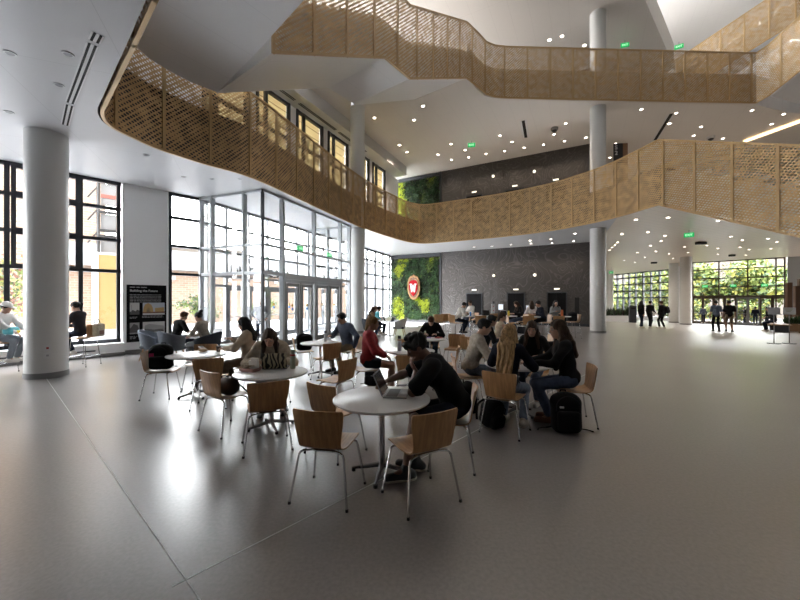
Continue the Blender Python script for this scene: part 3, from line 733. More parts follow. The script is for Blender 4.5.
# crest
cc = ew(eu(416.2), .42, 2.72)
cr = thing('crest_emblem', 'gold oval crest with red shield and white W on the plant wall', 'emblem', cc); cr.rotation_euler = (0, 0, atan2(ED.y, ED.x))
def flat(pts, y0, y1):
    N = len(pts); m_ = MB(); m_.add([(x, y0, z) for x, z in pts] + [(x, y1, z) for x, z in pts], [tuple(range(N)), tuple(reversed(range(N, 2 * N)))] + [((i + 1) % N, i, N + i, N + (i + 1) % N) for i in range(N)]); return m_
def egg(w, h, bot, n=40, dz=0.0):
    out = []
    for i in range(n):
        a = 2 * pi * i / n; c_, z = cos(a), sin(a); x = w * math.copysign(abs(c_) ** .72, c_); z = math.copysign(abs(z) ** .85, z)
        if z < 0: x *= (1 - .25 * z * z * bot); z *= 1.06
        out.append((x, h * z + dz))
    return out
flat(egg(.56, .93, 1.0), -.06, .06).build('frame', 'crest_gold', cr, bevel=.03)
flat(egg(.45, .79, 1.0), -.075, 0).build('field', 'crest_shade', cr, bevel=.015)
sh = [(-.36, .40), (-.20, .52), (0, .56), (.20, .52), (.36, .40), (.39, .1), (.33, -.25), (.2, -.52), (0, -.74), (-.2, -.52), (-.33, -.25), (-.39, .1)]
flat(sh, -.13, 0).build('shield', 'crest_red', cr, bevel=.02)
W = [(-.30, .27), (-.12, .27), (-.12, .20), (-.15, .20), (-.105, -.16), (-.02, .21), (.02, .21), (.105, -.16), (.15, .20), (.12, .20), (.12, .27), (.30, .27), (.30, .20), (.255, .20), (.16, -.40), (.07, -.40), (0, -.10), (-.07, -.40), (-.16, -.40), (-.255, .20), (-.30, .20)]
flat(W, -.165, -.10).build('letter', 'crest_white', cr)
m_ = MB()
for x in (-.14, 0, .14): m_.ball((x, -.05, .80 + (.10 if x == 0 else .02)), (.09, .07, .11), 10)
for s in (-1, 1): m_.tube([(s * .12, -.09, .62), (s * .3, -.10, .56), (s * .42, -.10, .34), (s * .45, -.09, 0)], [.03, .045, .04, .02], 8)
m_.build('scroll', 'crest_gold', cr, smooth='all')

# ---- balcony screens
def parapet(name, label, path, H=2.57, pw=1.16, off=0.0, lift=-.03, side=None):
    r = thing(name, label, 'balcony screen')
    P = [Vector(p) for p in path]; S = [0.0]
    for i in range(1, len(P)): S.append(S[-1] + (P[i].xy - P[i - 1].xy).length)
    def ev(s):
        s = min(max(s, 0), S[-1])
        for i in range(1, len(S)):
            if s <= S[i] + 1e-9:
                f_ = (s - S[i - 1]) / max(S[i] - S[i - 1], 1e-9); return P[i - 1].lerp(P[i], f_)
        return P[-1].copy()
    n_ = max(1, round(S[-1] / pw)); pw = S[-1] / n_; Z = Vector((0, 0, 1))
    fr = MB()
    for i in range(n_):
        # vertices of the path inside this panel
        ss = sorted({round(x, 4) for x in [i * pw, (i + .5) * pw, (i + 1) * pw] + [x for x in S if i * pw < x < (i + 1) * pw]})
        m_ = MB(); m_.uv = []; pts = [ev(x) + Z * lift for x in ss]
        for p, x in zip(pts, ss): m_.v += [tuple(p + Z * .02), tuple(p + Z * (H - .02))]; m_.uv += [(x, p.z * 0.999), (x, p.z + H)]
        for q in range(len(pts) - 1): m_.f.append((2 * q, 2 * q + 2, 2 * q + 3, 2 * q + 1)); m_.mi.append(0)
        m_.build('perforated_panel', 'gold_perforated', r)
        d = (ev(i * pw + .05) - ev(i * pw - .05)); nrm = Vector((d.y, -d.x, 0)).normalized()
        for x in ([i * pw] + ([S[-1]] if i == n_ - 1 else [])):
            p = ev(x) + Z * lift; fr.beam(p, p + Z * H, .075, .05, up=nrm)
        for q in range(len(pts) - 1):
            for h in (.03, H - .03): fr.beam(pts[q] + Z * h, pts[q + 1] + Z * h, .06, .06)
    fr.build('screen_frame', 'gold_trim', r)
    return r
def offs(path, o):
    out = []
    for i, p in enumerate(path):
        a, b_ = Vector(path[max(i - 1, 0)]), Vector(path[min(i + 1, len(path) - 1)]); d = (b_.xy - a.xy).normalized()
        q = Vector(p); q.x += d.y * o; q.y -= d.x * o; out.append(q)
    return out
DS = Vector((.236, -.972))      # way down the right-hand stair
p2 = offs([(p.x, p.y, Z1) for p in E2s], .07)
st = p2[-1]; LS = 10.6
p2 += [Vector((st.x + DS.x * s, st.y + DS.y * s, Z1 - .475 * s)) for s in (.02, 2.6, 5.2, 7.8, LS)]
parapet('balcony_parapet', 'gold perforated metal screen curving along the second floor edge and down the stair', p2)
SA, SB = Vector((-2.85, 8.0, 7.28)), Vector((-.47, 11.15, 9.3)); SCp, SD = Vector((.34, 12.2, 9.3)), Vector((3.0, 15.97, Z2))
UPV = Vector((.30, -.954))
p3 = [SA, SB, SCp, SD] + [Vector((x, y, Z2)) for x, y in offs([(x, y, 0) for x, y in E3[2:]], .13) for x, y in [(x, y)]] if False else [SA, SB, SCp, SD] + [Vector((p.x, p.y, Z2)) for p in offs([(x, y, 0) for x, y in E3[2:]], .13)]
ls = p3[-1]
p3 += [Vector((ls.x + .25, ls.y - .35, Z2 + .15))] + [Vector((ls.x + .25 + UPV.x * s, ls.y - .35 + UPV.y * s, Z2 + .15 + .475 * s)) for s in (2.0, 5.0, 8.5)]
parapet('balcony_parapet', 'gold perforated metal screen along the third floor edge and its two stairs', p3)
UQ = Vector((.84, -.55, .475)); parapet('balcony_parapet', 'gold perforated screen of the topmost stair rising behind the third floor screen', [Vector((19.0, 24.4, 15.7)) + UQ * q for q in (0, 3, 6, 9)])

# ---- stairs
BK = Vector((-2.05, 1.55, 0)); IN = BK.normalized() * .07
s3 = thing('staircase', 'pale underside of the stair climbing from the left landing to the third floor', 'staircase')
def run(mb, a, b_, bk, th=.42):
    A, B_, C_, D_ = a, b_, b_ + bk, a + bk; u = Vector((0, 0, th))
    mb.add([A, B_, C_, D_, A + u, B_ + u, C_ + u, D_ + u], [(0, 1, 2, 3), (7, 6, 5, 4), (0, 4, 5, 1), (1, 5, 6, 2), (2, 6, 7, 3), (3, 7, 4, 0)])
    # treads
    n_ = 13
    d = b_ - a
    if abs(d.z) > .5:
        for i in range(n_):
            p = a + d * (i + .5) / n_ + bk * .5; mb.box((p.x, p.y, p.z + th + .04), (bk.length * .94, d.xy.length / n_, .16), math.degrees(atan2(bk.x, bk.y)) - 90)
fl_ = MB(); run(fl_, SA + IN, SB + IN, BK, 1.25); fl_.build('flight', 'stair_soffit', s3)
fl_ = MB(); run(fl_, SB + IN, SCp + IN, BK, 1.25); fl_.build('landing', 'stair_soffit', s3)
fl_ = MB(); run(fl_, SCp + IN, SD + IN, Vector((-2.2, 1.65, 0)), 1.25); fl_.build('flight', 'stair_soffit', s3)
lp = [(SA + IN * 3.5).xy - Vector((.14, .18)), (SA + BK).xy, Vector((-5.35, 9.12)), Vector((-5.62, 8.66)), Vector((-5.8, 8.2)), Vector((-5.82, 7.66)), Vector((-5.6, 7.2)), Vector((-5.2, 6.6)), Vector((-3.4, 4.95)), Vector((1.6, .3)), Vector((3.4, 1.6))]
fl_ = MB(); fl_.prism([tuple(p) for p in lp], 7.28, 7.7); fl_.build('landing', 'stair_soffit', s3)
RT = Vector((.972, .236, 0)) * 2.5
s2 = thing('staircase', 'stair behind the gold screen coming down from the second floor on the right', 'staircase')
fl_ = MB(); a = Vector((10.16, 13.75, Z1 + .05)); run(fl_, a + RT * .03, a + RT * .03 + Vector((DS.x, DS.y, -.475)) * LS, RT, 1.25); fl_.build('flight', 'stair_soffit', s2)
s4 = thing('staircase', 'stair at upper right climbing from the third floor towards the viewer', 'staircase')
fl_ = MB(); a = Vector((ls.x + .3, ls.y - .4, Z2 + .1)); run(fl_, a, a + Vector((UPV.x, UPV.y, .475)) * 9, Vector((.954, .30, 0)) * 2.5, 1.25); fl_.build('flight', 'stair_soffit', s4)

s5 = thing('staircase', 'topmost stair behind the third floor screen at upper right', 'staircase')
fl_ = MB(); a = Vector((19.05, 24.5, 15.75)); run(fl_, a, a + UQ * 9, Vector((.55, .84, 0)) * 2.4, 1.2); fl_.build('flight', 'stair_soffit', s5)
# ---- second floor window wall, upper left
UA, UD = Vector((-5.84, 15.67)), Vector((.431, .902))
def uw(s, off=0.0, z=0.0):
    p = UA + UD * s + Vector((UD.y, -UD.x)) * off; return Vector((p.x, p.y, z))
ZB = 11.0
wins = [(-3.1, -1.1), (-.65, 1.35), (1.8, 3.85), (4.3, 6.25), (6.7, 8.75), (9.2, 11.0)]
mb = MB(); prev = -5.6
for a, b_ in wins + [(13.2, 13.2)]:
    if a > prev: mb.beam(uw(prev, -.15, 8.95), uw(a, -.15, 8.95), .3, 4.1)
    prev = b_
mb.beam(uw(-5.6, -.15, 7.4), uw(13.2, -.15, 7.4), .28, 1.0)
struct(mb.build('wall_upper', 'wall_paint'))
for i, (a, b_) in enumerate(wins):
    wr = glazed('window_%d' % (10 + i), uw(a)[:2], uw(b_)[:2], 7.9, ZB, [.06, .55, b_ - a - .06], [7.96, 9.3, ZB - .08], fw=.12, fd=.16)
    m_ = MB(); m_.beam(uw(a + .05, -.16, 9.45), uw(b_ - .05, -.16, 9.45), .01, 3.05); bl = m_.build('blind', 'blind_fabric', wr)  # added sheet imitating the bright tan building outside, leaves the sky unblocked
    m_ = MB()
    for q in range(7): m_.beam(uw(a + .05, -.145, 8.1 + q * .42), uw(b_ - .05, -.145, 8.1 + q * .42), .012, .03)
    m_.build('blind_bar', 'bench_wood', bl)  # added dark lines imitating that building's siding
mb = MB(); mb.beam(uw(-5.6, .45, ZB + .34), uw(12.6, .45, ZB + .34), 1.1, .66); struct(mb.build('trim_7', 'white_paint'))
for i, (a, b_) in enumerate(((-1.2, 1.2), (1.5, 4.4), (4.7, 7.6))):
    m_ = MB()
    for o_ in (.42, .52): m_.beam(uw(a, o_, ZB), uw(b_, o_, ZB), .05, .014)
    tag(m_.build('linear_diffuser', 'black_slot'), 'dark air slot in the white bulkhead over the second floor windows', 'air diffuser', 'air slots over the upper windows')

# ---- far entrance wall on the right
DA, DB = Vector((28.9, 35.1)), Vector((33.35, 30.75)); DL = (DB - DA).length; DD = (DB - DA) / DL
def dw(u):
    r = (u - 400) / F; return (DA.x - r * DA.y) / (r * DD.y - DD.x)
zf = -.62
tv = [dw(u) for u in (693, 719, 747.8, 776, 780.7)]
glazed('window_5', DA, DB, zf, Z1, [max(.02, tv[0])] + tv[1:4] + [DL - .05], [2.05, 2.95, 3.75, 4.6, Z1 - .04], fw=.10, fd=.14, fm='bronze')
mb = MB(); nD = Vector((DD.y, -DD.x)); nD = nD if nD.dot(-DA) > 0 else -nD
def dp(t, off, z): p = DA + DD * t + nD * off; return Vector((p.x, p.y, z))
mb.beam(dp(0, .1, 2.05), dp(DL, .1, 2.05), .3, .16); mb.beam(dp(0, 0, zf + .05), dp(DL, 0, zf + .05), .14, .10); struct(mb.build('trim_8', 'bronze'))
nd = 8
for i in range(nd):
    a, b_ = DL * (i + .06) / nd, DL * (i + .94) / nd
    root = struct(bpy.data.objects.new('door_%d' % (10 + i), None)); COL.objects.link(root)
    m_ = MB()
    for t in (a, b_): m_.beam(dp(t, .05, zf), dp(t, .05, 1.97), .11, .08, up=(nD.x, nD.y, 0))
    for z, h in ((zf + .14, .26), (1.9, .12)): m_.beam(dp(a, .05, z), dp(b_, .05, z), .07, h)
    m_.build('leaf_frame', 'dark_alu' if i in (4, 5) else 'bronze', root)
    h_ = MB(); h_.beam(dp(a + .06, .11, .45), dp(b_ - .06, .11, .45), .03, .05); h_.build('handle', 'aluminium', root)
# pier right of the doors and a further window
mb = MB(); p = dp(DL + .05, 0, 0)
mb.box((p.x + .62, p.y - .25, 2.3), (1.1, .6, 6.2), 45, 0); mb.box((p.x + .05, p.y + .2, 2.3), (.10, .66, 6.2), 45, 1); mb.box((p.x + 1.1, p.y - .55, 2.3), (.12, .66, 6.2), 45, 1)
struct(mb.build('wall_pier', ['aluminium', 'bronze']))
glazed('window_6', (p.x + 1.2, p.y - .5), (p.x + 5.5, p.y - 1.2), -.5, Z1, [.05, 1.2, 2.6, 4.2], [.1, 2.0, 3.3, 4.4, Z1 - .05], fw=.09, fm='sign_grey')
glazed('window_7', (32.3, 42.5), (31.0, 52.0), -1.0, Z1, [.05, 1.45, 2.75, 3.95, 5.2, 6.3, 7.4, 8.5, 9.5], [-.9, 2.0, 2.9, 3.82, 4.72, Z1 - .05], fw=.17, fd=.22)
mb = MB(); mb.beam((32.28, 42.4, -.75), (31.0, 52.0, -.75), .5, .8); struct(mb.build('trim_9', 'wall_paint'))
mb = MB(); mb.beam((32.3, 42.3, 2.2), (30.3, 38.2, 2.2), .3, 6.6); mb.beam((29.6, 36.9, 2.2), (28.85, 35.2, 2.2), .25, 6.6); struct(mb.build('wall_right', 'wall_paint'))
glazed('window_8', (30.3, 38.2), (29.6, 36.9), -.7, Z1, [.05, 1.4], [-.6, 2.0, 3.3, 4.5, Z1 - .05], fw=.09)

# ---- history board on the white pier
pb = w1(3.23, .075, 1.27); board = thing('history_board', 'black history panel with photographs and white heading on the pier', 'display board', pb); board.rotation_euler = (0, 0, atan2(W1D.y, W1D.x))
def onb(name, x0, x1, z0, z1, mname, lift=.02):
    q = MB(); q.box(((x0 + x1) / 2, -lift / 2 - .01, (z0 + z1) / 2), (x1 - x0, lift, z1 - z0)); return q.build(name, mname, board)
onb('panel', -.54, .54, -.92, .92, 'door_black', .03)
mt = lambda x, z, y=-.042: Matrix.Translation((x, y, z)) @ Matrix.Rotation(pi / 2, 4, 'X')
text_mesh('heading', 'Building the Future', .098, 'crest_white', board, mt(-.46, .70), .002, bold=True)
q = MB(); rnd = random.Random(5)
x = -.46
for wl in (.14, .09, .16): q.box((x + wl / 2, -.043, .84), (wl, .004, .030)); x += wl + .03
for row in range(6):
    z = .60 - row * .047; x = -.46
    while x < .40:
        wl = rnd.uniform(.03, .10); q.box((x + wl / 2, -.043, z), (min(wl, .46 - x), .004, .016)); x += wl + .018
for (xa, xb, za) in ((-.46, -.26, -.12), (-.46, -.30, -.155), (-.14, .44, -.10), (-.14, .44, -.14), (-.46, -.28, -.74), (-.46, -.3, -.775), (-.46, -.33, -.81), (-.14, .40, -.70), (-.14, .30, -.74)):
    x = xa
    while x < xb:
        wl = rnd.uniform(.03, .09); q.box((x + wl / 2, -.043, za), (min(wl, max(.01, xb - x)), .004, .015)); x += wl + .016
q.build('body_text', 'sign_grey', board)
mat('photo_sky', (.42, .46, .52), .5); mat('photo_grey', (.30, .30, .30), .5); mat('photo_dark', (.07, .07, .07), .5); mat('photo_ochre', (.42, .28, .12), .5); mat('photo_light', (.5, .5, .5), .5)
def photo(x0, x1, z0, z1, bg, shapes):
    ph = onb('photograph', x0, x1, z0, z1, bg, .034)
    for (pts, mm) in shapes:
        f_ = flat([(x0 + (x1 - x0) * a, z0 + (z1 - z0) * b_) for a, b_ in pts], -.050, -.04); f_.build('picture_shape', mm, ph)
photo(-.46, -.21, -.04, .34, 'photo_light', [([(0, 0), (1, 0), (1, .34), (.75, .42), (.6, .28), (.3, .4), (0, .22)], 'photo_dark'), ([(.14, .2), (.2, .2), (.2, .8), (.14, .8)], 'photo_grey')])
photo(-.12, .49, -.06, .34, 'photo_sky', [([(0, .22), (.04, .62), (.1, .86), (.24, .98), (.38, .84), (.44, .62), (.48, .22)], 'photo_ochre'), ([(.16, .22), (.18, .55), (.25, .62), (.32, .5), (.34, .22)], 'photo_dark'), ([(.55, .25), (.55, .56), (.97, .62), (.97, .25)], 'photo_ochre'), ([(0, 0), (1, 0), (1, .14), (0, .14)], 'photo_light'), ([(0, .14), (1, .14), (1, .26), (0, .24)], 'shoe_brown')])
photo(-.46, -.21, -.66, -.30, 'photo_grey', [([(0, 0), (1, 0), (1, .3), (.8, .75), (.4, .9), (.15, .6), (0, .5)], 'photo_dark'), ([(0, 0), (1, 0), (1, .12), (0, .12)], 'photo_light')])
photo(-.12, .49, -.66, -.29, 'photo_light', [([(.05, .1), (.1, .7), (.3, .82), (.95, .62), (1, .2)], 'photo_grey'), ([(.05, .1), (.1, .4), (.5, .3), (.9, .35), (.98, .1)], 'photo_dark')])

# ---- exit signs and hanging sign
def exit_sign(p, az, label, w=.36, drop=.25):
    r = thing('exit_sign', label, 'exit sign', p, az, None)
    m_ = MB(); m_.box((0, 0, 0), (w, .05, w * .55)); m_.build('panel', 'exit_green', r)
    text_mesh('lettering', 'EXIT', w * .36, 'exit_letter', r, Matrix.Translation((0, -.027, -w * .13)) @ Matrix.Rotation(pi / 2, 4, 'X'), .002, 'CENTER', True)
    if drop: m_ = MB(); m_.tube([(0, 0, w * .27), (0, 0, w * .27 + drop)], .012, 6); m_.build('hanger', 'dark_alu', r)
def on_ceiling(u, v, z): return at(u, v, z)
exit_sign(at(300.5, 248.5, 3.82), -70, 'green exit sign over the left pair of lobby doors', .36, 0)
exit_sign(at(329.5, 255, 3.82), -70, 'green exit sign over the right pair of lobby doors', .36, 0)
exit_sign(Vector((15.2, 18.7, 5.12)), 38, 'green exit sign hanging from the ceiling in front of the far pale column', .42, .15)
for u, nm in ((705, 'leftmost green exit sign over the far entrance doors'), (733.3, 'middle green exit sign over the far entrance doors'), (764.5, 'rightmost green exit sign over the far entrance doors')):
    exit_sign(dp(dw(u), .12, 3.02), 45, nm, .42, 0)
exit_sign(at(471.5, 145, Z2 - .3), 10, 'green exit sign under the third floor ceiling near the plant wall', .45, .15)
exit_sign(at(625, 45, 16.2), 15, 'green exit sign above the third floor screen by the round column', .42, .15)
exit_sign(at(679, 46.5, 16.2), 30, 'green exit sign above the third floor screen farther right', .42, .15)
exit_sign(Vector((23.4, 39.4, 4.75)), 30, 'small faint green exit sign far behind the round column', .42, .5)
sp = Vector((13.55, 22.2, 9.25)); sg = thing('wayfinding_sign', 'black wall sign with wooden edge rising above the balcony by the round column', 'sign', (13.25, 21.6, 6.9), 8)
m_ = MB(); m_.box((0, 0, 2.15), (.52, .06, 4.3)); m_.build('panel', 'black_plastic', sg)
m_ = MB(); m_.box((.40, .05, 2.15), (.28, .14, 4.3)); m_.build('edge', 'pouf_tan', sg)
text_mesh('lettering', 'S', .34, 'pale_logo', sg, Matrix.Translation((-.2, -.033, 3.95)) @ Matrix.Rotation(pi / 2, 4, 'X'), .002, bold=True)
text_mesh('lettering', '2', .34, 'pale_logo', sg, Matrix.Translation((-.2, -.033, 3.62)) @ Matrix.Rotation(pi / 2, 4, 'X'), .002, bold=True)

# ---- ceiling fittings
def downlight(p, label, grp, on=True, r0=.075, normal_down=True):
    r = thing('ceiling_downlight', label, 'ceiling light', p, 0, grp)
    m_ = MB(); m_.lathe([(r0, -.012), (r0 * 1.35, -.012), (r0 * 1.35, .004), (r0, .004)], (0, 0, 0), 16, cap=False); m_.build('trim_ring', 'white_paint', r)
    m_ = MB(); m_.lathe([(r0 * .98, -.008), (r0 * .98, -.002)], (0, 0, 0), 16); m_.build('lens', 'lamp_white' if on else 'lamp_off', r)
for u, v in ((68, 54), (59, 85), (10, 53), (9, 112), (146, 155), (184, 177), (240, 179), (212, 179), (378, 241)):
    downlight(at(u, v, Z1), 'small unlit round downlight in the white ceiling over the tables', 'unlit downlights in the white ceiling', False, .055)
for u, v in ((636, 219.5), (668, 217.5), (622, 234), (648, 232), (650.5, 245.5), (665, 235.7), (718, 220.5), (690.5, 234), (684.5, 246.8), (688, 252.5), (637.5, 252.5), (656, 251.5), (669, 253.8), (673, 258.5), (731, 236.5), (742.5, 240),
             (768, 238.5), (777, 241.8), (707, 245.5), (718, 248.3), (740, 247.3), (749, 249.5), (770.7, 248.5), (746, 255), (718, 254), (609.5, 250), (612, 247.5), (615, 245), (617.5, 242.3), (645, 257.5), (624, 260.5), (635, 262.3), (661, 241)):
    downlight(at(u, v, Z1), 'small lit downlight in the planked ceiling of the far hall', 'lit downlights in the far hall ceiling')
for u, v in ((492, 246.3), (530, 240.5), (551, 239), (552, 243), (575, 233.5), (573.5, 241), (511, 244.5), (531, 243.5), (474, 247)):
    downlight(at(u, v, Z1), 'small lit downlight under the second floor before the carved wall', 'lit downlights before the carved wall', True, .075)
for u, v in ((305.5, 89.5), (321, 103), (374.5, 117.8), (389.5, 163), (400, 145), (407, 152), (366, 142.3), (438, 154.5), (451, 144), (465, 150), (451.5, 159.7), (468.7, 157.3), (486, 153.8), (500, 135.5), (504.7, 151), (512, 141.8), (524, 147.7), (543.5, 144.5), (554, 134.3), (565.7, 123.3), (564.5, 141), (586, 137.5), (399, 145), (423, 106), (414, 120), (389, 170)):
    downlight(at(u, v, Z2), 'small lit downlight in the ceiling under the third floor', 'lit downlights under the third floor', True, .075)
for u, v in ((641.5, 109.3), (669.5, 123.5), (676.3, 113), (693.7, 135.5), (701, 126.7), (723, 138.5), (752, 110.3), (771.7, 124), (783.8, 114), (615.5, 143.5), (610, 157.5)):
    downlight(at(u, v, Z2), 'small lit downlight in the dim ceiling beyond the right-hand screen', 'lit downlights beyond the right screen', True, .075)
for u, v in ((549.5, 39.8), (584.5, 45.2), (562, 36)):
    downlight(at(u, v, 16.55), 'small lit downlight high above the third floor screen', 'lit downlights under the fourth floor', True, .09)
def slot(a, b_, w, label, grp=None, gap=.1):
    a, b_ = Vector(a), Vector(b_); d = (b_ - a).normalized(); s = Vector((d.y, -d.x, 0))
    r = thing('ceiling_air_slot', label, 'air diffuser', (a + b_) / 2, 0, grp); c = r.location.copy()
    for o_ in ((-gap / 2, gap / 2) if gap else (0,)):
        m_ = MB(); m_.beam(a + s * o_ - c - Vector((0, 0, .010)), b_ + s * o_ - c - Vector((0, 0, .010)), w, .012); m_.build('slot', 'black_slot', r)
    m_ = MB(); m_.beam(a - c - Vector((0, 0, .005)), b_ - c - Vector((0, 0, .005)), gap + w * 2.4, .006); m_.build('flange', 'white_steel', r)
slot(at(98, 33.5, Z1), at(94.2, 41, Z1), .028, 'nearest short black air slot in the white ceiling at upper left', None, .068)
slot(at(92.5, 44, Z1), at(70, 102.5, Z1), .028, 'long double black air slot in the white ceiling at upper left', None, .068)
slot(at(69.5, 105, Z1), at(65, 124.5, Z1), .028, 'short double black air slot nearest the round column', None, .068)
slot(at(523.2, 120.5, Z2), at(526, 137.5, Z2), .16, 'black air slot under the third floor before the carved wall', None, 0)
slot(at(671.5, 113.5, Z2), at(655, 140, Z2), .16, 'black air slot under the third floor right of the round column', None, 0)
for u, v, z, nm in ((497, 69 + 38.5, Z2, None),):
    pass
for u, v, z, w, nm in ((701, 242, Z1, .55, 'small black box speaker on the far hall ceiling'), (654, 262, Z1, .45, 'small black box speaker on the ceiling near the far column'), (732, 254.5, Z1, .35, 'small black security camera on the ceiling before the far doors')):
    p = at(u, v, z); r = thing('ceiling_speaker' if 'speaker' in nm else 'ceiling_camera', nm, 'speaker' if 'speaker' in nm else 'camera', p)
    m_ = MB(); m_.box((0, 0, -.08), (w, .3, .16)); m_.build('housing', 'black_plastic', r, bevel=.03); m_ = MB(); m_.tube([(0, 0, 0), (0, 0, -.06)], .04, 8); m_.build('mount', 'dark_alu', r)
for u, v, z, nm in ((711, 136.5, Z2, 'white dome camera under the third floor by the right screen'), (554.5, 128, Z2, 'dark dome camera under the third floor ceiling')):
    r = thing('ceiling_camera', nm, 'camera', at(u, v, z))
    m_ = MB(); m_.lathe([(.20, 0), (.20, -.10), (.17, -.14)], (0, 0, 0), 20); m_.build('housing', 'white_plastic' if 'white' in nm else 'base_grey', r, smooth=True)
    m_ = MB(); m_.ball((0, 0, -.13), (.15, .15, .12), 14); m_.build('dome', 'black_plastic', r, smooth='all')
# glowing cove strip behind the right screen
a, b_ = at(745, 141.5, Z2 - .06), at(800, 121.5, Z2 - .06); b_ = b_ + (b_ - a) * .4
m_ = MB(); m_.beam(a, b_, .28, .05); tag(m_.build('cove_light', 'cove_light'), 'warm glowing linear light in the ceiling at far right', 'linear light')
# ================================================================== OUTSIDE
mb = MB(); mb.add([(-90, -30, -.10), (-2, -30, -.10), (-2, 110, -.10), (-90, 110, -.10)], [(0, 1, 2, 3)]); struct(mb.build('ground_left', 'pale_paving'))
mb = MB(); mb.add([(-2, -30, -1.6), (140, -30, -1.6), (140, 140, -1.6), (-2, 140, -1.6)], [(0, 1, 2, 3)]); struct(mb.build('ground_right', 'dark_paving'))
def uvbox(mb, p, q, z0, z1, dep, k=0):
    """wall slab between plan points with metre UVs on its faces"""
    if mb.uv is None: mb.uv = []
    P, Q = Vector((p[0], p[1], 0)), Vector((q[0], q[1], 0)); d = (Q - P).normalized(); nn = Vector((d.y, -d.x, 0)) * dep; L = (Q - P).length
    c = [P, Q, Q - nn, P - nn]; us = [0, L, L + abs(dep), L + L + abs(dep)]
    for i in range(4):
        a, b_ = c[i], c[(i + 1) % 4]; u0 = us[i]; u1 = u0 + (b_ - a).length
        o = len(mb.v); mb.v += [(a.x, a.y, z0), (b_.x, b_.y, z0), (b_.x, b_.y, z1), (a.x, a.y, z1)]; mb.uv += [(u0, z0), (u1, z0), (u1, z1), (u0, z1)]
        mb.f.append((o, o + 1, o + 2, o + 3)); mb.mi.append(k)
    o = len(mb.v); mb.v += [(x.x, x.y, z1) for x in c]; mb.uv += [(x.x, x.y) for x in c]; mb.f.append((o, o + 1, o + 2, o + 3)); mb.mi.append(k)
def wp(t, o, z=0): return w1(t, -o, z)
bb = thing('brick_building', 'tan brick building with white upper band outside the left windows', 'building')
q = MB(); uvbox(q, wp(4.2, 16)[:2], wp(26, 16)[:2], -.1, 3.9, 6); q.build('wall', 'brick_tan', bb)
q = MB(); uvbox(q, wp(1.0, 15.6)[:2], wp(26.2, 15.6)[:2], 3.9, 5.3, 6.6); q.build('fascia', 'stone_white', bb)
q = MB(); uvbox(q, wp(-16, 16.5)[:2], wp(4.2, 16.5)[:2], -.1, 15.5, 8); q.build('wall', 'brick_tan', bb)
q = MB()
for t in (4, 8, 12, 16, 20): q.box(wp(t, 15.9, 3.3), (.25, .2, .25), 43)
q.build('lamp', 'sign_grey', bb)
yc = thing('cladding_panel', 'tall yellow insulation-clad wall with pale edge outside the left window', 'wall panel')
yp = Vector((-13.38, 15.76, 0)); dv = Vector((.75, .66, 0))
q = MB(); q.beam(yp + Vector((0, 0, 2.05)), yp + dv * 1.3 + Vector((0, 0, 2.05)), .5, 3.3); q.build('cladding', 'panel_yellow', yc)
q = MB(); q.beam(yp - dv * .22 + Vector((0, 0, 1.9)), yp + Vector((0, 0, 1.9)), .55, 3.8); q.build('edge', 'white_plastic', yc)
q = MB(); q.beam(yp + Vector((0, 0, .17)), yp + dv * 1.3 + Vector((0, 0, .17)), .52, .46); q.build('plinth', 'sign_grey', yc)
sf = thing('scaffold_tower', 'scaffold frame with white banners outside above the yellow cladding', 'scaffold')
q = MB()
for s in (0, 1.25): q.beam(yp + dv * s + Vector((0, 0, 3.82)), yp + dv * s + Vector((0, 0, 8.2)), .09, .09, up=(1, 0, 0))
for z in (4.55, 4.8, 5.62, 5.85, 7.0): q.beam(yp + Vector((0, 0, z)), yp + dv * 1.25 + Vector((0, 0, z)), .12, .12)
for z in (4.2, 5.2, 6.2): q.beam(yp - dv * .35 + Vector((0, 0, z)), yp + Vector((0, 0, z + .55)), .06, .06)
q.build('pole', 'scaffold', sf)
for z0, z1 in ((3.84, 4.5), (4.85, 5.55), (5.95, 6.9)):
    q = MB(); q.beam(yp + dv * .03 + Vector((0, .08, (z0 + z1) / 2)), yp + dv * 1.2 + Vector((0, .08, (z0 + z1) / 2)), .02, z1 - z0); q.build('banner', 'banner_white', sf)
for z in (6.35,): q = MB(); q.beam(yp + dv * .06 + Vector((0, .05, z)), yp + dv * 1.15 + Vector((0, .05, z)), .03, .16); q.build('stripe', 'banner_red', sf)
# pale stone block with tan louvres beyond the entrance wall
tb = thing('stone_building', 'pale stone building with grey windows beyond the far window bay', 'building')
def tp(t, o=14.0): p = w2(t, -o, 0); return (p.x, p.y)
q = MB(); uvbox(q, tp(31), tp(50), -.1, 7.5, 8); q.build('wall', 'stone_white', tb)
q = MB(); uvbox(q, tp(30.8, 13.7), tp(50.2, 13.7), 7.5, 8.0, 8.4); q.build('roof', 'sign_grey', tb)
for i in range(5):
    for z in (1.2, 4.9):
        q = MB(); q.beam((*tp(32.2 + i * 3.4, 13.97), z + 1.1), (*tp(34.0 + i * 3.4, 13.97), z + 1.1), .06, 2.0); q.build('window', 'photo_sky', tb)
ub = thing('brick_building', 'low brick building seen through the glass entrance lobby', 'building')
q = MB(); uvbox(q, (-24, 30), (-16.5, 36.5), -.1, 4.2, 5); q.build('wall', 'brick_tan', ub)
q = MB(); uvbox(q, (-24.2, 29.8), (-16.3, 36.7), 4.2, 6.8, 5.4); q.build('roof', 'brick_pale', ub)
# building name over the outer doors (reads from the street)
ln = thing('building_lettering', 'dark building name lettering over the outer doors seen in reverse', 'lettering', w2(2.95, -.12, 2.78)); ln.rotation_euler = (0, 0, atan2(W2D.y, W2D.x) + pi)
text_mesh('letters', 'MORGRIDGE HALL', .46, 'scaffold', ln, Matrix.Rotation(pi / 2, 4, 'X'), .03, 'CENTER', True)
q = MB(); q.box((0, 0, -.03), (4.4, .03, .03)); q.build('rail', 'scaffold', ln)

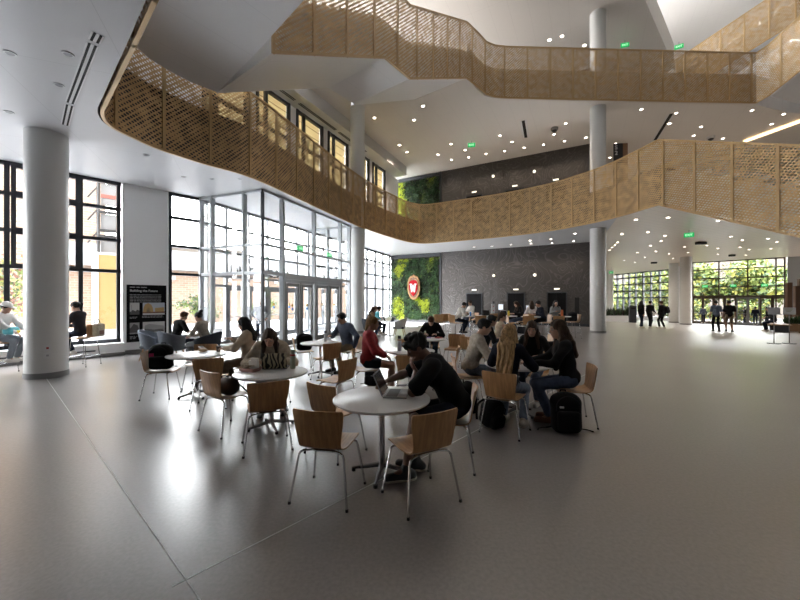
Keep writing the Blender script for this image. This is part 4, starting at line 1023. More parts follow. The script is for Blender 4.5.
def tree(name, label, cat, loc, h, rad, nleaf, mats, size=.3, seed=1, trunk=.12, group=None):
    rnd = random.Random(seed); r = thing(name, label, cat, loc, 0, group)
    q = MB(); q.tube([(0, 0, 0), (.05, .03, h * .45), (0, .06, h * .8)], [trunk, trunk * .8, trunk * .4], 8)
    for i in range(6):
        a = i * 1.05 + rnd.random(); q.tube([(0, .03, h * (.42 + .05 * i)), (cos(a) * rad * .6, sin(a) * rad * .6, h * (.6 + .05 * i))], [trunk * .45, trunk * .12], 6)
    q.build('trunk', 'bark', r)
    q = MB(); cl = [(Vector((rnd.gauss(0, .42) * rad, rnd.gauss(0, .42) * rad, h * .62 + rnd.gauss(0, .22) * h * .6)), rnd.uniform(.28, .5) * rad) for _ in range(16)]
    for i in range(nleaf):
        c0, cr_ = rnd.choice(cl); d = Vector((rnd.gauss(0, 1), rnd.gauss(0, 1), rnd.gauss(0, .8))).normalized(); p = c0 + d * cr_ * rnd.random() ** .4
        if p.z < h * .18: p.z = h * .18 + rnd.random() * .3
        a = Vector((rnd.gauss(0, 1), rnd.gauss(0, 1), rnd.gauss(0, 1))).normalized(); b_ = a.cross(d).normalized(); s_ = size * rnd.uniform(.6, 1.2)
        q.add([p, p + a * s_ * .5 + b_ * s_ * .28, p + a * s_, p + a * s_ * .5 - b_ * s_ * .28], [(0, 1, 2, 3)], rnd.randrange(len(mats)))
    o = q.build('foliage', mats, r); o['kind'] = 'stuff'; return r
tree('young_tree', 'small tree with green and yellow leaves outside at far left', 'tree', (-16.2, 14.6, -.1), 4.0, 1.5, 1700, ['leaf_tree', 'leaf_yellow', 'leaf_bush', 'shoe_brown'], .20, 3, .06)
tree('leafy_bush', 'green bush against the brick wall outside the narrow window', 'bush', (-9.9, 17.4, -.1), 2.2, .8, 1100, ['leaf_bush', 'leaf_tree'], .15, 5, .04)
tree('leafy_bush', 'low green bush outside right of the lobby', 'bush', (-9.5, 24.5, -.1), 2.0, 1.0, 700, ['leaf_bush', 'leaf_tree'], .18, 6, .04)
tl = ['tall bright green tree beyond the far doors, leftmost of the row', 'broad yellow-green tree beyond the middle of the far doors', 'bright green tree beyond the right part of the far doors', 'tree standing beyond the pale far columns', 'green tree outside the far grid window, near its right end', 'green tree outside the far grid window, near its left end', 'dark green low tree outside behind the far planter']
for i, (x, y, h, rad) in enumerate(((41, 50, 8.8, 3.4), (45, 46, 9.4, 3.8), (49.5, 43, 8.4, 3.2), (40, 56, 9, 3.6), (38.5, 52, 6.5, 2.8), (39, 62, 7.5, 3.4), (37, 60, 4.4, 2.4))):
    tree('street_tree', tl[i], 'tree', (x, y, -1.6), h, rad, 5200, ['leaf_tree', 'leaf_yellow', 'leaf_tree', 'leaf_bush'], .62, 20 + i, .16, 'trees beyond the far entrance')
for x, y, lab in ((39.5, 46.5, 'low green hedge outside the leftmost far doors'), (43.0, 43.5, 'low green hedge outside the middle far doors'), (46.5, 40.0, 'low green hedge outside the right far doors')):
    tree('garden_hedge', lab, 'hedge', (x, y, -1.6), 2.9, 2.2, 2600, ['leaf_tree', 'leaf_bush', 'leaf_yellow'], .36, int(x), .05, 'hedges outside the far doors')
fb = thing('stone_building', 'pale building far beyond the right entrance trees', 'building'); q = MB(); uvbox(q, (38, 90), (88, 44), -1.6, 13.5, 9); q.build('wall', 'brick_pale', fb)

# ================================================================== CHAIRS
def shell_parts(dz):
    prof = [(.225, .432, .185), (.215, .446, .195), (.17, .453, .203), (.08, .448, .205), (-.03, .440, .203), (-.11, .440, .198), (-.165, .450, .192), (-.20, .475, .188), (-.218, .515, .190),
            (-.230, .565, .197), (-.243, .62, .206), (-.256, .68, .215), (-.270, .745, .222), (-.279, .785, .224), (-.282, .80, .214)]
    nx = 10; T = .011
    def mk(i0, i1):
        rows = []
        for i in range(i0, i1):
            y, z, w = prof[i]; row = []
            a, b_ = prof[max(i - 1, 0)], prof[min(i + 1, len(prof) - 1)]; d = Vector((0, b_[0] - a[0], b_[1] - a[1])).normalized(); nn = Vector((0, -d.z, d.y)) * (-1)
            tb_ = min(max((z - .47) / .3, 0), 1)
            for j in range(nx + 1):
                x = -1 + 2 * j / nx
                row.append((Vector((x * w, y + .034 * tb_ * x * x, z + dz + .010 * (1 - tb_) * x * x)), nn))
            rows.append(row)
        m_ = MB(); n_ = nx + 1; N = len(rows) * n_
        m_.v = [tuple(p) for r_ in rows for p, nn in r_] + [tuple(p + nn * T) for r_ in rows for p, nn in r_]
        R = len(rows)
        def idx(i, j, s): return s * N + i * n_ + j
        for i in range(R - 1):
            for j in range(nx):
                m_.f.append((idx(i, j, 0), idx(i, j + 1, 0), idx(i + 1, j + 1, 0), idx(i + 1, j, 0))); m_.f.append((idx(i, j, 1), idx(i + 1, j, 1), idx(i + 1, j + 1, 1), idx(i, j + 1, 1)))
        for i in range(R - 1):
            for j, rev in ((0, 0), (nx, 1)):
                f_ = (idx(i, j, 0), idx(i + 1, j, 0), idx(i + 1, j, 1), idx(i, j, 1)); m_.f.append(f_ if not rev else f_[::-1])
        for j in range(nx):
            for i, rev in ((0, 1), (R - 1, 0)):
                f_ = (idx(i, j, 0), idx(i, j + 1, 0), idx(i, j + 1, 1), idx(i, j, 1)); m_.f.append(f_[::-1] if rev else f_)
        m_.mi = [0] * len(m_.f); return m_
    return mk(0, 8), mk(7, len(prof))
def make_chair(name, dz, label, cat, group):
    r = thing(name, label, cat, (0, 0, 0), 0, group)
    s_, b_ = shell_parts(dz)
    s_.build('seat', 'plywood', r, smooth=True); b_.build('backrest', 'plywood', r, smooth=True)
    k = .8 if dz else 1.0
    for sx in (-1, 1):
        for sy in (1, -1):
            m_ = MB(); zt = .425 + dz
            pts = [(sx * .10, sy * .13, zt), (sx * .165, sy * .15 - .01, zt), (sx * .192, sy * .16 - .01, zt - .012), (sx * .203, sy * .165 - .012, zt - .04), (sx * .255, sy * .225 - .015, .012)]
            m_.tube(pts, .0095, 8); o = m_.build('leg', 'chrome', r, smooth=True)
            m_ = MB(); e = pts[-1]; m_.tube([(e[0], e[1], .0), (e[0], e[1], .022)], .013, 8); m_.build('foot_cap', 'black_plastic', o)
    m_ = MB()
    for sy in (.13, -.13): m_.tube([(-.10, sy, .425 + dz), (.10, sy, .425 + dz)], .009, 8)
    m_.box((0, 0, .428 + dz), (.18, .30, .012))
    m_.build('seat_frame', 'chrome', r)
    if dz:
        m_ = MB(); z = .25; f_ = lambda sx, sy: (sx * (.203 + .052 * (1 - z / .68)), sy * (.165 + .06 * (1 - z / .68)) - .013, z)
        c4 = [f_(-1, -1), f_(1, -1), f_(1, 1), f_(-1, 1), f_(-1, -1)]
        m_.tube(c4, .008, 8); m_.build('footrest', 'chrome', r)
    return r
CH = make_chair('plywood_chair', 0.0, 'x', 'chair', 'plywood chairs at the round tables')
ST = make_chair('bar_stool', .27, 'x', 'bar stool', 'plywood bar stools at the far high tables')
used = {}
def place(src, x, y, az, label, z=0.0):
    if src.name not in used: used[src.name] = 1; src.location = (x, y, z); src.rotation_euler = (0, 0, -radians(az)); src['label'] = label; return src
    return dup(src, (x, y, z), az, label)
for x, y, az, lab in (
    (-.62, 3.14, 13, 'empty plywood chair nearest the viewer, left of the front white table'),
    (.17, 3.08, -29, 'empty plywood chair in front of the front table, hiding the man\'s feet'),
    (-.71, 4.0, 35, 'empty plywood chair tucked behind the left edge of the front table'),
    (.53, 3.735, -80, 'plywood chair under the man in the black t-shirt'),
    (-1.55, 4.14, -25, 'empty plywood chair with its back towards us at the zebra laptop table'),
    (-2.27, 4.68, 32, 'plywood chair carrying a dark bag left of the zebra laptop table'),
    (-3.02, 5.72, -14, 'empty plywood chair with wide back behind the bag chair, at the left table'),
    (-4.20, 6.28, 78, 'plywood chair carrying the black backpack with a pink patch'),
    (-3.92, 7.0, 172, 'empty plywood chair on the window side of the left table'),
    (-2.78, 6.6, -95, 'plywood chair under the woman with the phone'),
    (-2.02, 5.62, 168, 'plywood chair under the woman behind the zebra laptop'),
    (-1.0, 5.55, -60, 'empty plywood chair alone between the zebra laptop table and the front table'),
    (-1.57, 7.58, -42, 'empty plywood chair with its back to us at the table of the man in blue'),
    (-2.35, 8.65, 70, 'plywood chair holding a black bag by the lobby doors'),
    (-1.18, 8.62, -118, 'plywood chair under the man in the blue-grey sweatshirt'),
    (-.60, 6.41, 85, 'plywood chair under the woman in the red sweater'),
    (.17, 5.99, 4, 'empty plywood chair back-on in front of the lavender bottle table'),
    (.12, 7.85, 195, 'empty plywood chair on the far side of the lavender bottle table'),
    (.88, 6.9, -78, 'empty plywood chair at the right edge of the lavender bottle table'),
    (1.38, 9.1, -155, 'empty plywood chair right of the small table of the reader in black'),
    (.86, 9.55, 186, 'plywood chair under the reader in black'),
    (1.82, 8.9, 55, 'empty plywood chair just behind the man in the cream sweater'),
    (1.11, 5.80, 92, 'plywood chair under the man in the cream sweater'),
    (1.37, 4.62, 36, 'plywood chair under the woman with long blonde hair'),
    (2.42, 4.97, -78, 'plywood chair under the woman in profile with jeans'),
    (2.30, 6.05, 212, 'plywood chair under the woman with dark hair facing us'),
    (2.78, 7.2, -14, 'plywood chair draped with a black coat behind the group of four'),
    (1.80, 7.9, 82, 'plywood chair under the dark-haired student half hidden behind the cream sweater'),
    (2.56, 9.42, 85, 'plywood chair under the woman in the pale top with a drink'),
    (3.72, 9.35, -85, 'empty plywood chair right of the far white table, behind the group of four'),
): place(CH, x, y, az, lab)
for x, y, az, lab in (
    (1.75, 15.6, 20, 'plywood bar stool nearest the living wall'), (2.05, 16.5, -10, 'plywood bar stool second from the living wall, partly hidden'), (2.38, 15.15, 60, 'plywood bar stool under the person in the white shirt'),
    (3.28, 14.6, 5, 'plywood bar stool back-on in front of the first lift door'), (4.30, 16.8, -20, 'plywood bar stool right of the first lift door, by the dark laptop'), (3.55, 17.5, -120, 'plywood bar stool under the person by the first lift door'),
    (4.72, 15.0, 85, 'plywood bar stool seen side-on by the yellow bottle'), (5.45, 16.0, -100, 'plywood bar stool under the woman with long dark hair at the middle lift'), (5.12, 14.35, 5, 'plywood bar stool back-on in front of the middle lift door'),
    (6.2, 16.75, 10, 'plywood bar stool under the person in the white sweater'), (6.22, 15.3, -92, 'plywood bar stool under the man in navy'), (6.32, 14.3, 8, 'plywood bar stool back-on nearest the right lift door'),
    (7.05, 16.2, 182, 'plywood bar stool under the woman in grey facing us'), (7.72, 15.85, -92, 'plywood bar stool with a backpack on it, last before the round column'),
    (3.0, 16.4, -70, 'plywood bar stool half hidden behind the high table of the white shirt')): place(ST, x, y, az, lab)

# dark stools by the left window
def high_stool(x, y, az, label):
    return dup(ST, (x, y, 0), az, label, 'plywood stools along the left window')
high_stool(-8.20, 9.22, -95, 'plywood high stool with a tan bag, behind the nearest column')
high_stool(-9.24, 8.18, 80, 'plywood high stool at the left edge, under the person in white')

# ================================================================== TABLES
def make_table(name, rad, h, label, cat, group):
    r = thing(name, label, cat, (0, 0, 0), 0, group)
    m_ = MB(); m_.lathe([(rad - .02, h - .028), (rad, h - .016), (rad, h - .003), (rad - .004, h)], (0, 0, 0), 56); o = m_.build('tabletop', 'table_white', r, smooth=True)
    m_ = MB(); m_.lathe([(rad - .022, h - .030), (rad - .018, h - .0275)], (0, 0, 0), 56); m_.build('edge_band', 'table_edge', o)
    m_ = MB(); m_.lathe([(.032, .05), (.032, h - .03)], (0, 0, 0), 20); m_.build('column', 'chrome', r, smooth=True)
    m_ = MB(); m_.lathe([(.06, h - .05), (.14, h - .03)], (0, 0, 0), 20); m_.build('mount_plate', 'dark_chrome', r)
    for i in range(4):
        a = pi / 4 + i * pi / 2 + .3; L = min(.30, rad * .8); m_ = MB()
        m_.tube([(cos(a) * .02, sin(a) * .02, .085), (cos(a) * L * .5, sin(a) * L * .5, .055), (cos(a) * L, sin(a) * L, .03)], [.026, .020, .013], 8); o = m_.build('foot', 'dark_chrome', r, smooth=True)
        m_ = MB(); m_.lathe([(.02, 0), (.02, .03)], (cos(a) * (L - .015), sin(a) * (L - .015), 0), 10); m_.build('glide', 'black_plastic', o)
    return r
TB = make_table('round_table', .475, .74, 'x', 'table', 'round white pedestal tables')
for x, y, lab, sc in ((-.18, 3.5, 'front round white table holding the grey laptop', 1), (-1.72, 4.75, 'round white table holding the zebra laptop and paper food tray', 1), (-3.6, 6.3, 'round white table at left with a coffee cup', 1), (-1.8, 8.03, 'round white table of the man in blue-grey', .92),
                      (.19, 6.8, 'round white table with the lavender bottle', 1), (.75, 8.85, 'small round white table of the reader in black', .78), (1.76, 5.35, 'round white table of the group of four', 1),
                      (2.55, 7.95, 'round white table behind the group of four', .95), (3.22, 9.75, 'round white table with an open laptop and drink, farther behind the group of four', .95)):
    o = place(TB, x, y, 70.7 if y == 3.5 else random.uniform(0, 90), lab)
    o.scale = (sc, sc, 1)
HT = make_table('high_table', .40, 1.0, 'x', 'high table', 'tall white tables before the lifts')
for x, y, lab in ((3.08, 15.5, 'tall white table of the person in the white shirt'), (3.85, 16.1, 'tall white table with the dark laptop before the first lift'), (4.78, 15.75, 'tall white table with the yellow bottle'), (5.55, 15.1, 'tall white table before the middle lift'), (6.95, 15.35, 'tall white table with the orange bottle before the right lift')): place(HT, x, y, 20, lab)
# high round table by the left window (mostly behind the column)
o = dup(HT, (-8.66, 8.66, 0), 10, 'tall round table behind the nearest column', 'tall tables by the left window'); o.scale = (.6, .6, 1)

# ================================================================== SIGNED-DISTANCE MODELLING (bodies, bags, soft things)
class SDF:
    def __init__(s, vox): s.p = []; s.vox = vox; s.cuts = []; s.post = None
    def cap(s, a, b_, r0, r1=None, k=.02): s.p.append(('c', np.array(a, float), np.array(b_, float), r0, r0 if r1 is None else r1, k)); return s
    def ell(s, c, r, R=None, k=.02): s.p.append(('e', np.array(c, float), np.array(r, float), np.array(R) if R is not None else np.eye(3), k)); return s
    def rbox(s, c, h, rad, R=None, k=.02): s.p.append(('b', np.array(c, float), np.array(h, float), rad, np.array(R) if R is not None else np.eye(3), k)); return s
    def sub(s, c, r, R=None, k=.02): s.p.append(('s', np.array(c, float), np.array(r, float), np.array(R) if R is not None else np.eye(3), k)); return s
    def plane(s, p, n): s.cuts.append((np.array(p, float), np.array(n, float) / np.linalg.norm(n))); return s   # keeps the side n points away from
    def bounds(s, q):
        if q[0] == 'c': r = max(q[3], q[4]); return np.minimum(q[1], q[2]) - r, np.maximum(q[1], q[2]) + r
        if q[0] in 'es': m = max(q[2]); return q[1] - m, q[1] + m
        m = np.linalg.norm(q[2]) ; return q[1] - m, q[1] + m
    def mesh(s, name, matname, smooth_iter=1):
        h = s.vox; B = [s.bounds(q) for q in s.p if q[0] != 's']
        lo = np.min([b_[0] for b_ in B], axis=0) - 3 * h; hi = np.max([b_[1] for b_ in B], axis=0) + 3 * h
        n_ = np.ceil((hi - lo) / h).astype(int) + 1
        ax = [lo[i] + h * np.arange(n_[i]) for i in range(3)]
        D = np.full(n_, .2, dtype=np.float32)
        for q in s.p:
            k = q[-1]; b0, b1 = s.bounds(q); mg = k + 2.5 * h
            i0 = np.maximum(np.floor((b0 - mg - lo) / h).astype(int), 0); i1 = np.minimum(np.ceil((b1 + mg - lo) / h).astype(int) + 1, n_)
            if np.any(i1 <= i0): continue
            X, Y, Z = np.meshgrid(ax[0][i0[0]:i1[0]], ax[1][i0[1]:i1[1]], ax[2][i0[2]:i1[2]], indexing='ij', sparse=True)
            if q[0] == 'c':
                a, b_ = q[1], q[2]; ba = b_ - a; L2 = ba @ ba + 1e-12
                px, py, pz = X - a[0], Y - a[1], Z - a[2]; t = np.clip((px * ba[0] + py * ba[1] + pz * ba[2]) / L2, 0, 1)
                d = np.sqrt((px - t * ba[0]) ** 2 + (py - t * ba[1]) ** 2 + (pz - t * ba[2]) ** 2) - (q[3] + (q[4] - q[3]) * t)
            else:
                R = q[3] if q[0] in 'es' else q[4]; c = q[1]; px, py, pz = X - c[0], Y - c[1], Z - c[2]
                u = R[0, 0] * px + R[1, 0] * py + R[2, 0] * pz; v = R[0, 1] * px + R[1, 1] * py + R[2, 1] * pz; w_ = R[0, 2] * px + R[1, 2] * py + R[2, 2] * pz
                if q[0] in 'es':
                    r = q[2]; k0 = np.sqrt((u / r[0]) ** 2 + (v / r[1]) ** 2 + (w_ / r[2]) ** 2); k1 = np.sqrt((u / r[0] ** 2) ** 2 + (v / r[1] ** 2) ** 2 + (w_ / r[2] ** 2) ** 2) + 1e-9
                    d = k0 * (k0 - 1) / k1; d = np.where(k0 < 1e-3, -min(r), d)
                else:
                    hh = q[2] - q[3]; ux, vy, wz = np.abs(u) - hh[0], np.abs(v) - hh[1], np.abs(w_) - hh[2]
                    d = np.sqrt(np.maximum(ux, 0) ** 2 + np.maximum(vy, 0) ** 2 + np.maximum(wz, 0) ** 2) + np.minimum(np.maximum(ux, np.maximum(vy, wz)), 0) - q[3]
            S = D[i0[0]:i1[0], i0[1]:i1[1], i0[2]:i1[2]]
            if q[0] == 's':
                d = -d; hh = np.maximum(k - np.abs(S - d), 0) / k; S[...] = np.maximum(S, d) + hh * hh * k * .25
            else:
                hh = np.maximum(k - np.abs(S - d), 0) / k; S[...] = np.minimum(S, d) - hh * hh * k * .25
        if s.post is not None:
            X, Y, Z = np.meshgrid(*ax, indexing='ij', sparse=True); D += s.post(X, Y, Z)
        for p, nn in s.cuts:
            X, Y, Z = np.meshgrid(*ax, indexing='ij', sparse=True); d = (X - p[0]) * nn[0] + (Y - p[1]) * nn[1] + (Z - p[2]) * nn[2]; D = np.maximum(D, d)
        D[0, :, :] = D[-1, :, :] = D[:, 0, :] = D[:, -1, :] = D[:, :, 0] = D[:, :, -1] = np.maximum(D.max(), .01)
        # surface nets
        neg = D < 0; sh = np.array(D.shape) - 1
        cnt = np.zeros(sh, np.int8)
        for a in (0, 1):
            for b_ in (0, 1):
                for c in (0, 1): cnt += neg[a:a + sh[0], b_:b_ + sh[1], c:c + sh[2]]
        act = (cnt > 0) & (cnt < 8); ids = -np.ones(sh, np.int64); I = np.argwhere(act); ids[act] = np.arange(len(I))
        if len(I) == 0: return None
        acc = np.zeros((len(I), 3)); w_ = np.zeros(len(I))
        cor = [(a, b_, c) for a in (0, 1) for b_ in (0, 1) for c in (0, 1)]
        for i, ca in enumerate(cor):
            for cb in cor[i + 1:]:
                if sum(abs(x - y) for x, y in zip(ca, cb)) != 1: continue
                va = D[I[:, 0] + ca[0], I[:, 1] + ca[1], I[:, 2] + ca[2]]; vb = D[I[:, 0] + cb[0], I[:, 1] + cb[1], I[:, 2] + cb[2]]
                x = (va < 0) != (vb < 0); t = va[x] / (va[x] - vb[x])
                acc[x] += np.array(ca) + t[:, None] * (np.array(cb) - np.array(ca)); w_[x] += 1
        V = (I + acc / w_[:, None]) * h + lo
        faces = []
        for axis in range(3):
            o1, o2 = [(1, 2), (2, 0), (0, 1)][axis]
            sl0 = [slice(1, -1)] * 3; sl0[axis] = slice(0, -1); sl1 = [slice(1, -1)] * 3; sl1[axis] = slice(1, None)
            a, b_ = neg[tuple(sl0)], neg[tuple(sl1)]; E = np.argwhere(a != b_); flip = a[tuple(E.T)]
            off = np.array([1, 1, 1]); off[axis] = 0; E = E + off
            def cell(d1, d2):
                c = E.copy(); c[:, o1] -= d1; c[:, o2] -= d2; return ids[tuple(c.T)]
            q4 = np.stack([cell(1, 1), cell(0, 1), cell(0, 0), cell(1, 0)], axis=1); q4[~flip] = q4[~flip][:, ::-1]; faces.append(q4)
        Fq = np.concatenate(faces); Fq = Fq[(Fq >= 0).all(axis=1)]
        me = bpy.data.meshes.new(name); me.vertices.add(len(V)); me.vertices.foreach_set('co', V.astype(np.float32).ravel())
        me.loops.add(len(Fq) * 4); me.loops.foreach_set('vertex_index', Fq.astype(np.int32).ravel())
        me.polygons.add(len(Fq)); me.polygons.foreach_set('loop_start', (np.arange(len(Fq)) * 4).astype(np.int32)); me.polygons.foreach_set('use_smooth', [True] * len(Fq))
        me.materials.append(MATS[matname]); me.update(calc_edges=True); me.validate(); return me
    def build(s, name, matname, parent=None):
        me = s.mesh(name, matname)
        if me is None: return None
        o = bpy.data.objects.new(name, me); COL.objects.link(o)
        if parent is not None: o.parent = parent
        return o

# ================================================================== LOUNGE CHAIRS
def lounge(x, y, az, label, matn='lounge_grey', shellmat=None):
    r = thing('lounge_chair', label, 'armchair', (x, y, 0), az, 'upholstered bucket lounge chairs')
    s_ = SDF(.014); s_.rbox((0, .02, .385), (.27, .27, .05), .05, k=.05)
    s_.build('cushion', matn, r)
    s_ = SDF(.014)
    for i in range(45):
        a = radians(-115 + i * 230 / 44); top = .84 - .20 * (abs(i - 22) / 22) ** 1.5
        p = np.array((sin(a) * .27, -cos(a) * .25 + .02, .36)); q_ = np.array((sin(a) * .34, -cos(a) * .36 + .02, top)); s_.cap(p, q_, .035, .024, .02)
    s_.build('shell', shellmat or matn, r)
    for sx in (-1, 1):
        for sy in (-1, 1):
            m_ = MB(); m_.tube([(sx * .17, sy * .17, .35), (sx * .25, sy * .25, 0)], [.02, .013], 8); m_.build('leg', 'oak', r, smooth=True)
    return r
lounge(-7.05, 10.15, 75, 'grey bucket lounge chair in profile beside the history board')
lounge(-6.28, 9.82, 30, 'speckled grey bucket lounge chair seen from behind, under the person in black')
lounge(-5.16, 9.55, -85, 'dark bucket lounge chair under the woman with the hair bun', 'lounge_dark')
lounge(-1.42, 16.45, 80, 'dark lounge chair left of the far window group', 'lounge_dark')
lounge(-1.14, 17.2, 80, 'dark lounge chair under the person in teal by the far window', 'lounge_dark')
lounge(-.02, 17.05, -80, 'white-backed lounge chair facing the far window group', 'lounge_dark', 'white_plastic')
lounge(-1.36, 18.0, 80, 'dark lounge chair farthest in at the far window', 'lounge_dark')
def side_table(x, y, rad, h, label):
    r = thing('side_table', label, 'table', (x, y, 0)); m_ = MB(); m_.lathe([(rad, h - .02), (rad, h)], (0, 0, 0), 32); m_.build('tabletop', 'table_white', r, smooth=True)
    m_ = MB(); m_.lathe([(.03, .02), (.03, h - .02)], (0, 0, 0), 14); m_.build('column', 'chrome', r, smooth=True); m_ = MB(); m_.lathe([(.2, 0), (.2, .02), (.03, .03)], (0, 0, 0), 24); m_.build('base', 'dark_chrome', r, smooth=True)
side_table(-5.5, 10.5, .32, .62, 'low round white table between the seated pair by the left window')
side_table(-.50, 17.06, .27, .66, 'low round white table with laptops by the far window')

# ================================================================== BAGS
def backpack(x, y, z, az, label, h=.5, w=.32, d=.2, tilt=0.0, straps=True, logo=None, group='black backpacks and bags', matn='black_cloth', vox=.012, floor_straps=True):
    r = thing('backpack', label, 'backpack', (x, y, z), az, group); r.rotation_euler.x = tilt
    s_ = SDF(vox); s_.rbox((0, 0, h * .46), (w / 2, d / 2, h * .46), min(w, d) * .38, k=.03); s_.ell((0, -.01, h * .78), (w * .43, d * .46, h * .24), k=.08); s_.build('body', matn, r)
    s_ = SDF(vox); s_.rbox((0, d * .52, h * .32), (w * .38, d * .22, h * .25), d * .18, k=.02); s_.build('front_pocket', matn, r)
    m_ = MB(); m_.tube([(-.04, -d * .4, h * .97), (-.03, -d * .42, h * 1.04), (.03, -d * .42, h * 1.04), (.04, -d * .4, h * .97)], .010, 6); m_.build('top_handle', matn, r, smooth=True)
    m_ = MB(); m_.tube(arc_pts([(-w * .40, d * .45, h * .55), (-w * .34, d * .50, h * .80), (0, d * .42, h * .93), (w * .34, d * .50, h * .80), (w * .40, d * .45, h * .55)], 4), .006, 6); m_.build('zip', 'dark_grey_cloth', r, smooth=True)
    if straps:
        for s in (-1, 1):
            m_ = MB()
            pts = [(s * w * .22, -d * .5, h * .92), (s * w * .30, -d * .78, h * .62), (s * w * .34, -d * .72, h * .30), (s * w * .42, -d * .5, h * .10)]
            m_.tube(arc_pts(pts, 4), .016, 6); o = m_.build('strap', matn, r, smooth=True)
            if floor_straps:
                m_ = MB(); m_.tube(arc_pts([(s * w * .42, -d * .5, h * .08), (s * w * .6, -d * .62, .02), (s * w * .85, -d * .5, .012), (s * w * .95, -d * .2, .010)], 4), .009, 6); m_.build('strap_tail', matn, o, smooth=True)
    if logo:
        m_ = MB(); c, (lw, lh), mm, ypos = logo; m_.box((c[0], ypos, c[1]), (lw, .008, lh)); m_.build('logo_patch', mm, r)
    return r
backpack(2.14, 4.57, 0, 188, 'black backpack with pale logo and trailing straps standing on the floor, nearest on the right', .50, .36, .22, radians(6), logo=((.08, .33), (.05, .022), 'pale_logo', .118))
backpack(1.22, 4.85, 0, 150, 'black backpack slumped on the floor under the blonde woman\'s chair', .36, .30, .24, -.25, floor_straps=False)
backpack(.98, 5.32, 0, 100, 'tall black bag standing on the floor between the black t-shirt and the blonde woman', .48, .24, .2, -.1, False)
backpack(-.56, 7.05, 0, 200, 'black backpack on the floor by the bare legs of the woman in red', .36, .28, .22, .1, logo=((-.05, .2), (.05, .025), 'pale_logo', .12))
backpack(-4.22, 6.28, .475, 170, 'black backpack with a pink patch standing on a plywood chair', .44, .36, .22, 0, logo=((.10, .26), (.07, .08), 'pink_patch', .121), floor_straps=False)
backpack(-2.33, 8.66, .475, 150, 'black bag standing on the chair by the lobby doors', .40, .36, .22, 0, floor_straps=False)
backpack(7.70, 15.85, .745, 175, 'dark grey backpack on the last bar stool before the round column', .42, .36, .22, 0, floor_straps=False, matn='dark_grey_cloth')
r = thing('shoulder_bag', 'dark brown shoulder bag slumped on the chair left of the zebra laptop table', 'bag', (-2.27, 4.70, .468), 32)
s_ = SDF(.012); s_.ell((.02, -.04, .105), (.20, .10, .105), k=.05); s_.ell((.08, -.02, .115), (.13, .09, .11), k=.06); s_.build('body', 'cup_dark', r)
m_ = MB(); m_.tube(arc_pts([(-.12, -.05, .15), (-.02, -.06, .24), (.10, .0, .20), (.16, .10, .08), (.17, .16, .01)], 5), .009, 6); m_.build('strap', 'black_cloth', r, smooth=True)
r = thing('tote_bag', 'tan tote bag hanging on the high stool behind the nearest column', 'bag', (-7.86, 9.25, .80), -95)
s_ = SDF(.014); s_.rbox((0, -.02, .12), (.15, .07, .17), .05, k=.03); s_.build('body', 'cream_cloth', r)
m_ = MB(); m_.box((0, -.095, .06), (.15, .012, .10)); m_.build('patch', 'shoe_brown', r, bevel=.004)
m_ = MB(); m_.tube(arc_pts([(-.09, 0, .26), (-.07, .03, .38), (.07, .03, .38), (.09, 0, .26)], 4), .01, 6); m_.build('handle', 'black_cloth', r)
r = thing('draped_coat', 'black coat draped over the chair behind the group of four', 'coat', (2.83, 6.93, .0), -14)
s_ = SDF(.016)
for i in range(7):
    x = -.21 + .07 * i; s_.cap((x, -.02, .84), (x * 1.15, -.10, .42 + .05 * sin(i * 2.1)), .045, .05, .05); s_.cap((x, .0, .84), (x, .09, .55), .04, .045, .05)
s_.build('cloth', 'black_cloth', r)

# ================================================================== THINGS ON TABLES
def laptop(x, y, z, az, label, ang=112, w=.33, d=.235, matn='laptop_grey', lid_mat=None, lidpat=None):
    """az = direction the user looks; lid stands at the far side"""
    r = thing('laptop', label, 'laptop', (x, y, z), az)
    m_ = MB(); m_.box((0, 0, .008), (w, d, .015)); b_ = m_.build('base', matn, r, bevel=.004)
    m_ = MB(); m_.box((0, .035, .0165), (w * .88, d * .48, .002)); m_.build('keyboard', 'black_plastic', b_)
    m_ = MB(); m_.box((0, -.075, .0162), (w * .32, d * .28, .0015)); m_.build('trackpad', 'sign_grey', b_)
    R = Matrix.Translation((0, d / 2, .014)) @ Matrix.Rotation(radians(90 - ang) , 4, 'X')
    m_ = MB(); m_.box((0, 0.004, d / 2), (w, .008, d)); m_.move(R); li = m_.build('lid', lid_mat or matn, r, bevel=.003)
    m_ = MB(); m_.box((0, -.001, d / 2), (w * .93, .003, d * .88)); m_.move(R); m_.build('screen', 'screen_dark', li)
    return r
laptop(-.03, 3.62, .74, -82, 'grey laptop open before the man in the black t-shirt', 114)
m = mat('zebra_skin', (.5, .45, .3), .5); n, l = nt(m); b = bsdf(m); tc = n.new('ShaderNodeTexCoord'); wv = n.new('ShaderNodeTexWave'); wv.inputs['Scale'].default_value = 5.5; wv.inputs['Distortion'].default_value = 9; wv.inputs['Detail'].default_value = 1; wv.inputs['Detail Scale'].default_value = 1.3
rp = n.new('ShaderNodeValToRGB'); rp.color_ramp.interpolation = 'CONSTANT'; rp.color_ramp.elements[0].color = (.012, .012, .012, 1); rp.color_ramp.elements[1].color = (.42, .38, .25, 1); rp.color_ramp.elements[1].position = .5
l.new(tc.outputs['Object'], wv.inputs['Vector']); l.new(wv.outputs['Fac'], rp.inputs['Fac']); l.new(rp.outputs['Color'], b.inputs['Base Color'])
laptop(-1.75, 5.03, .74, 172, 'laptop with a black and cream wavy patterned lid', 104, .33, .225, lid_mat='zebra_skin')
laptop(3.28, 9.7, .74, 40, 'open laptop on the far white table behind the group of four', 110, matn='laptop_silver')
laptop(4.65, 15.6, 1.0, -20, 'pale laptop on the tall table with the yellow bottle', 110, matn='laptop_silver')
laptop(3.9, 16.2, 1.0, 190, 'dark laptop on the tall table by the first lift', 105, matn='black_plastic')
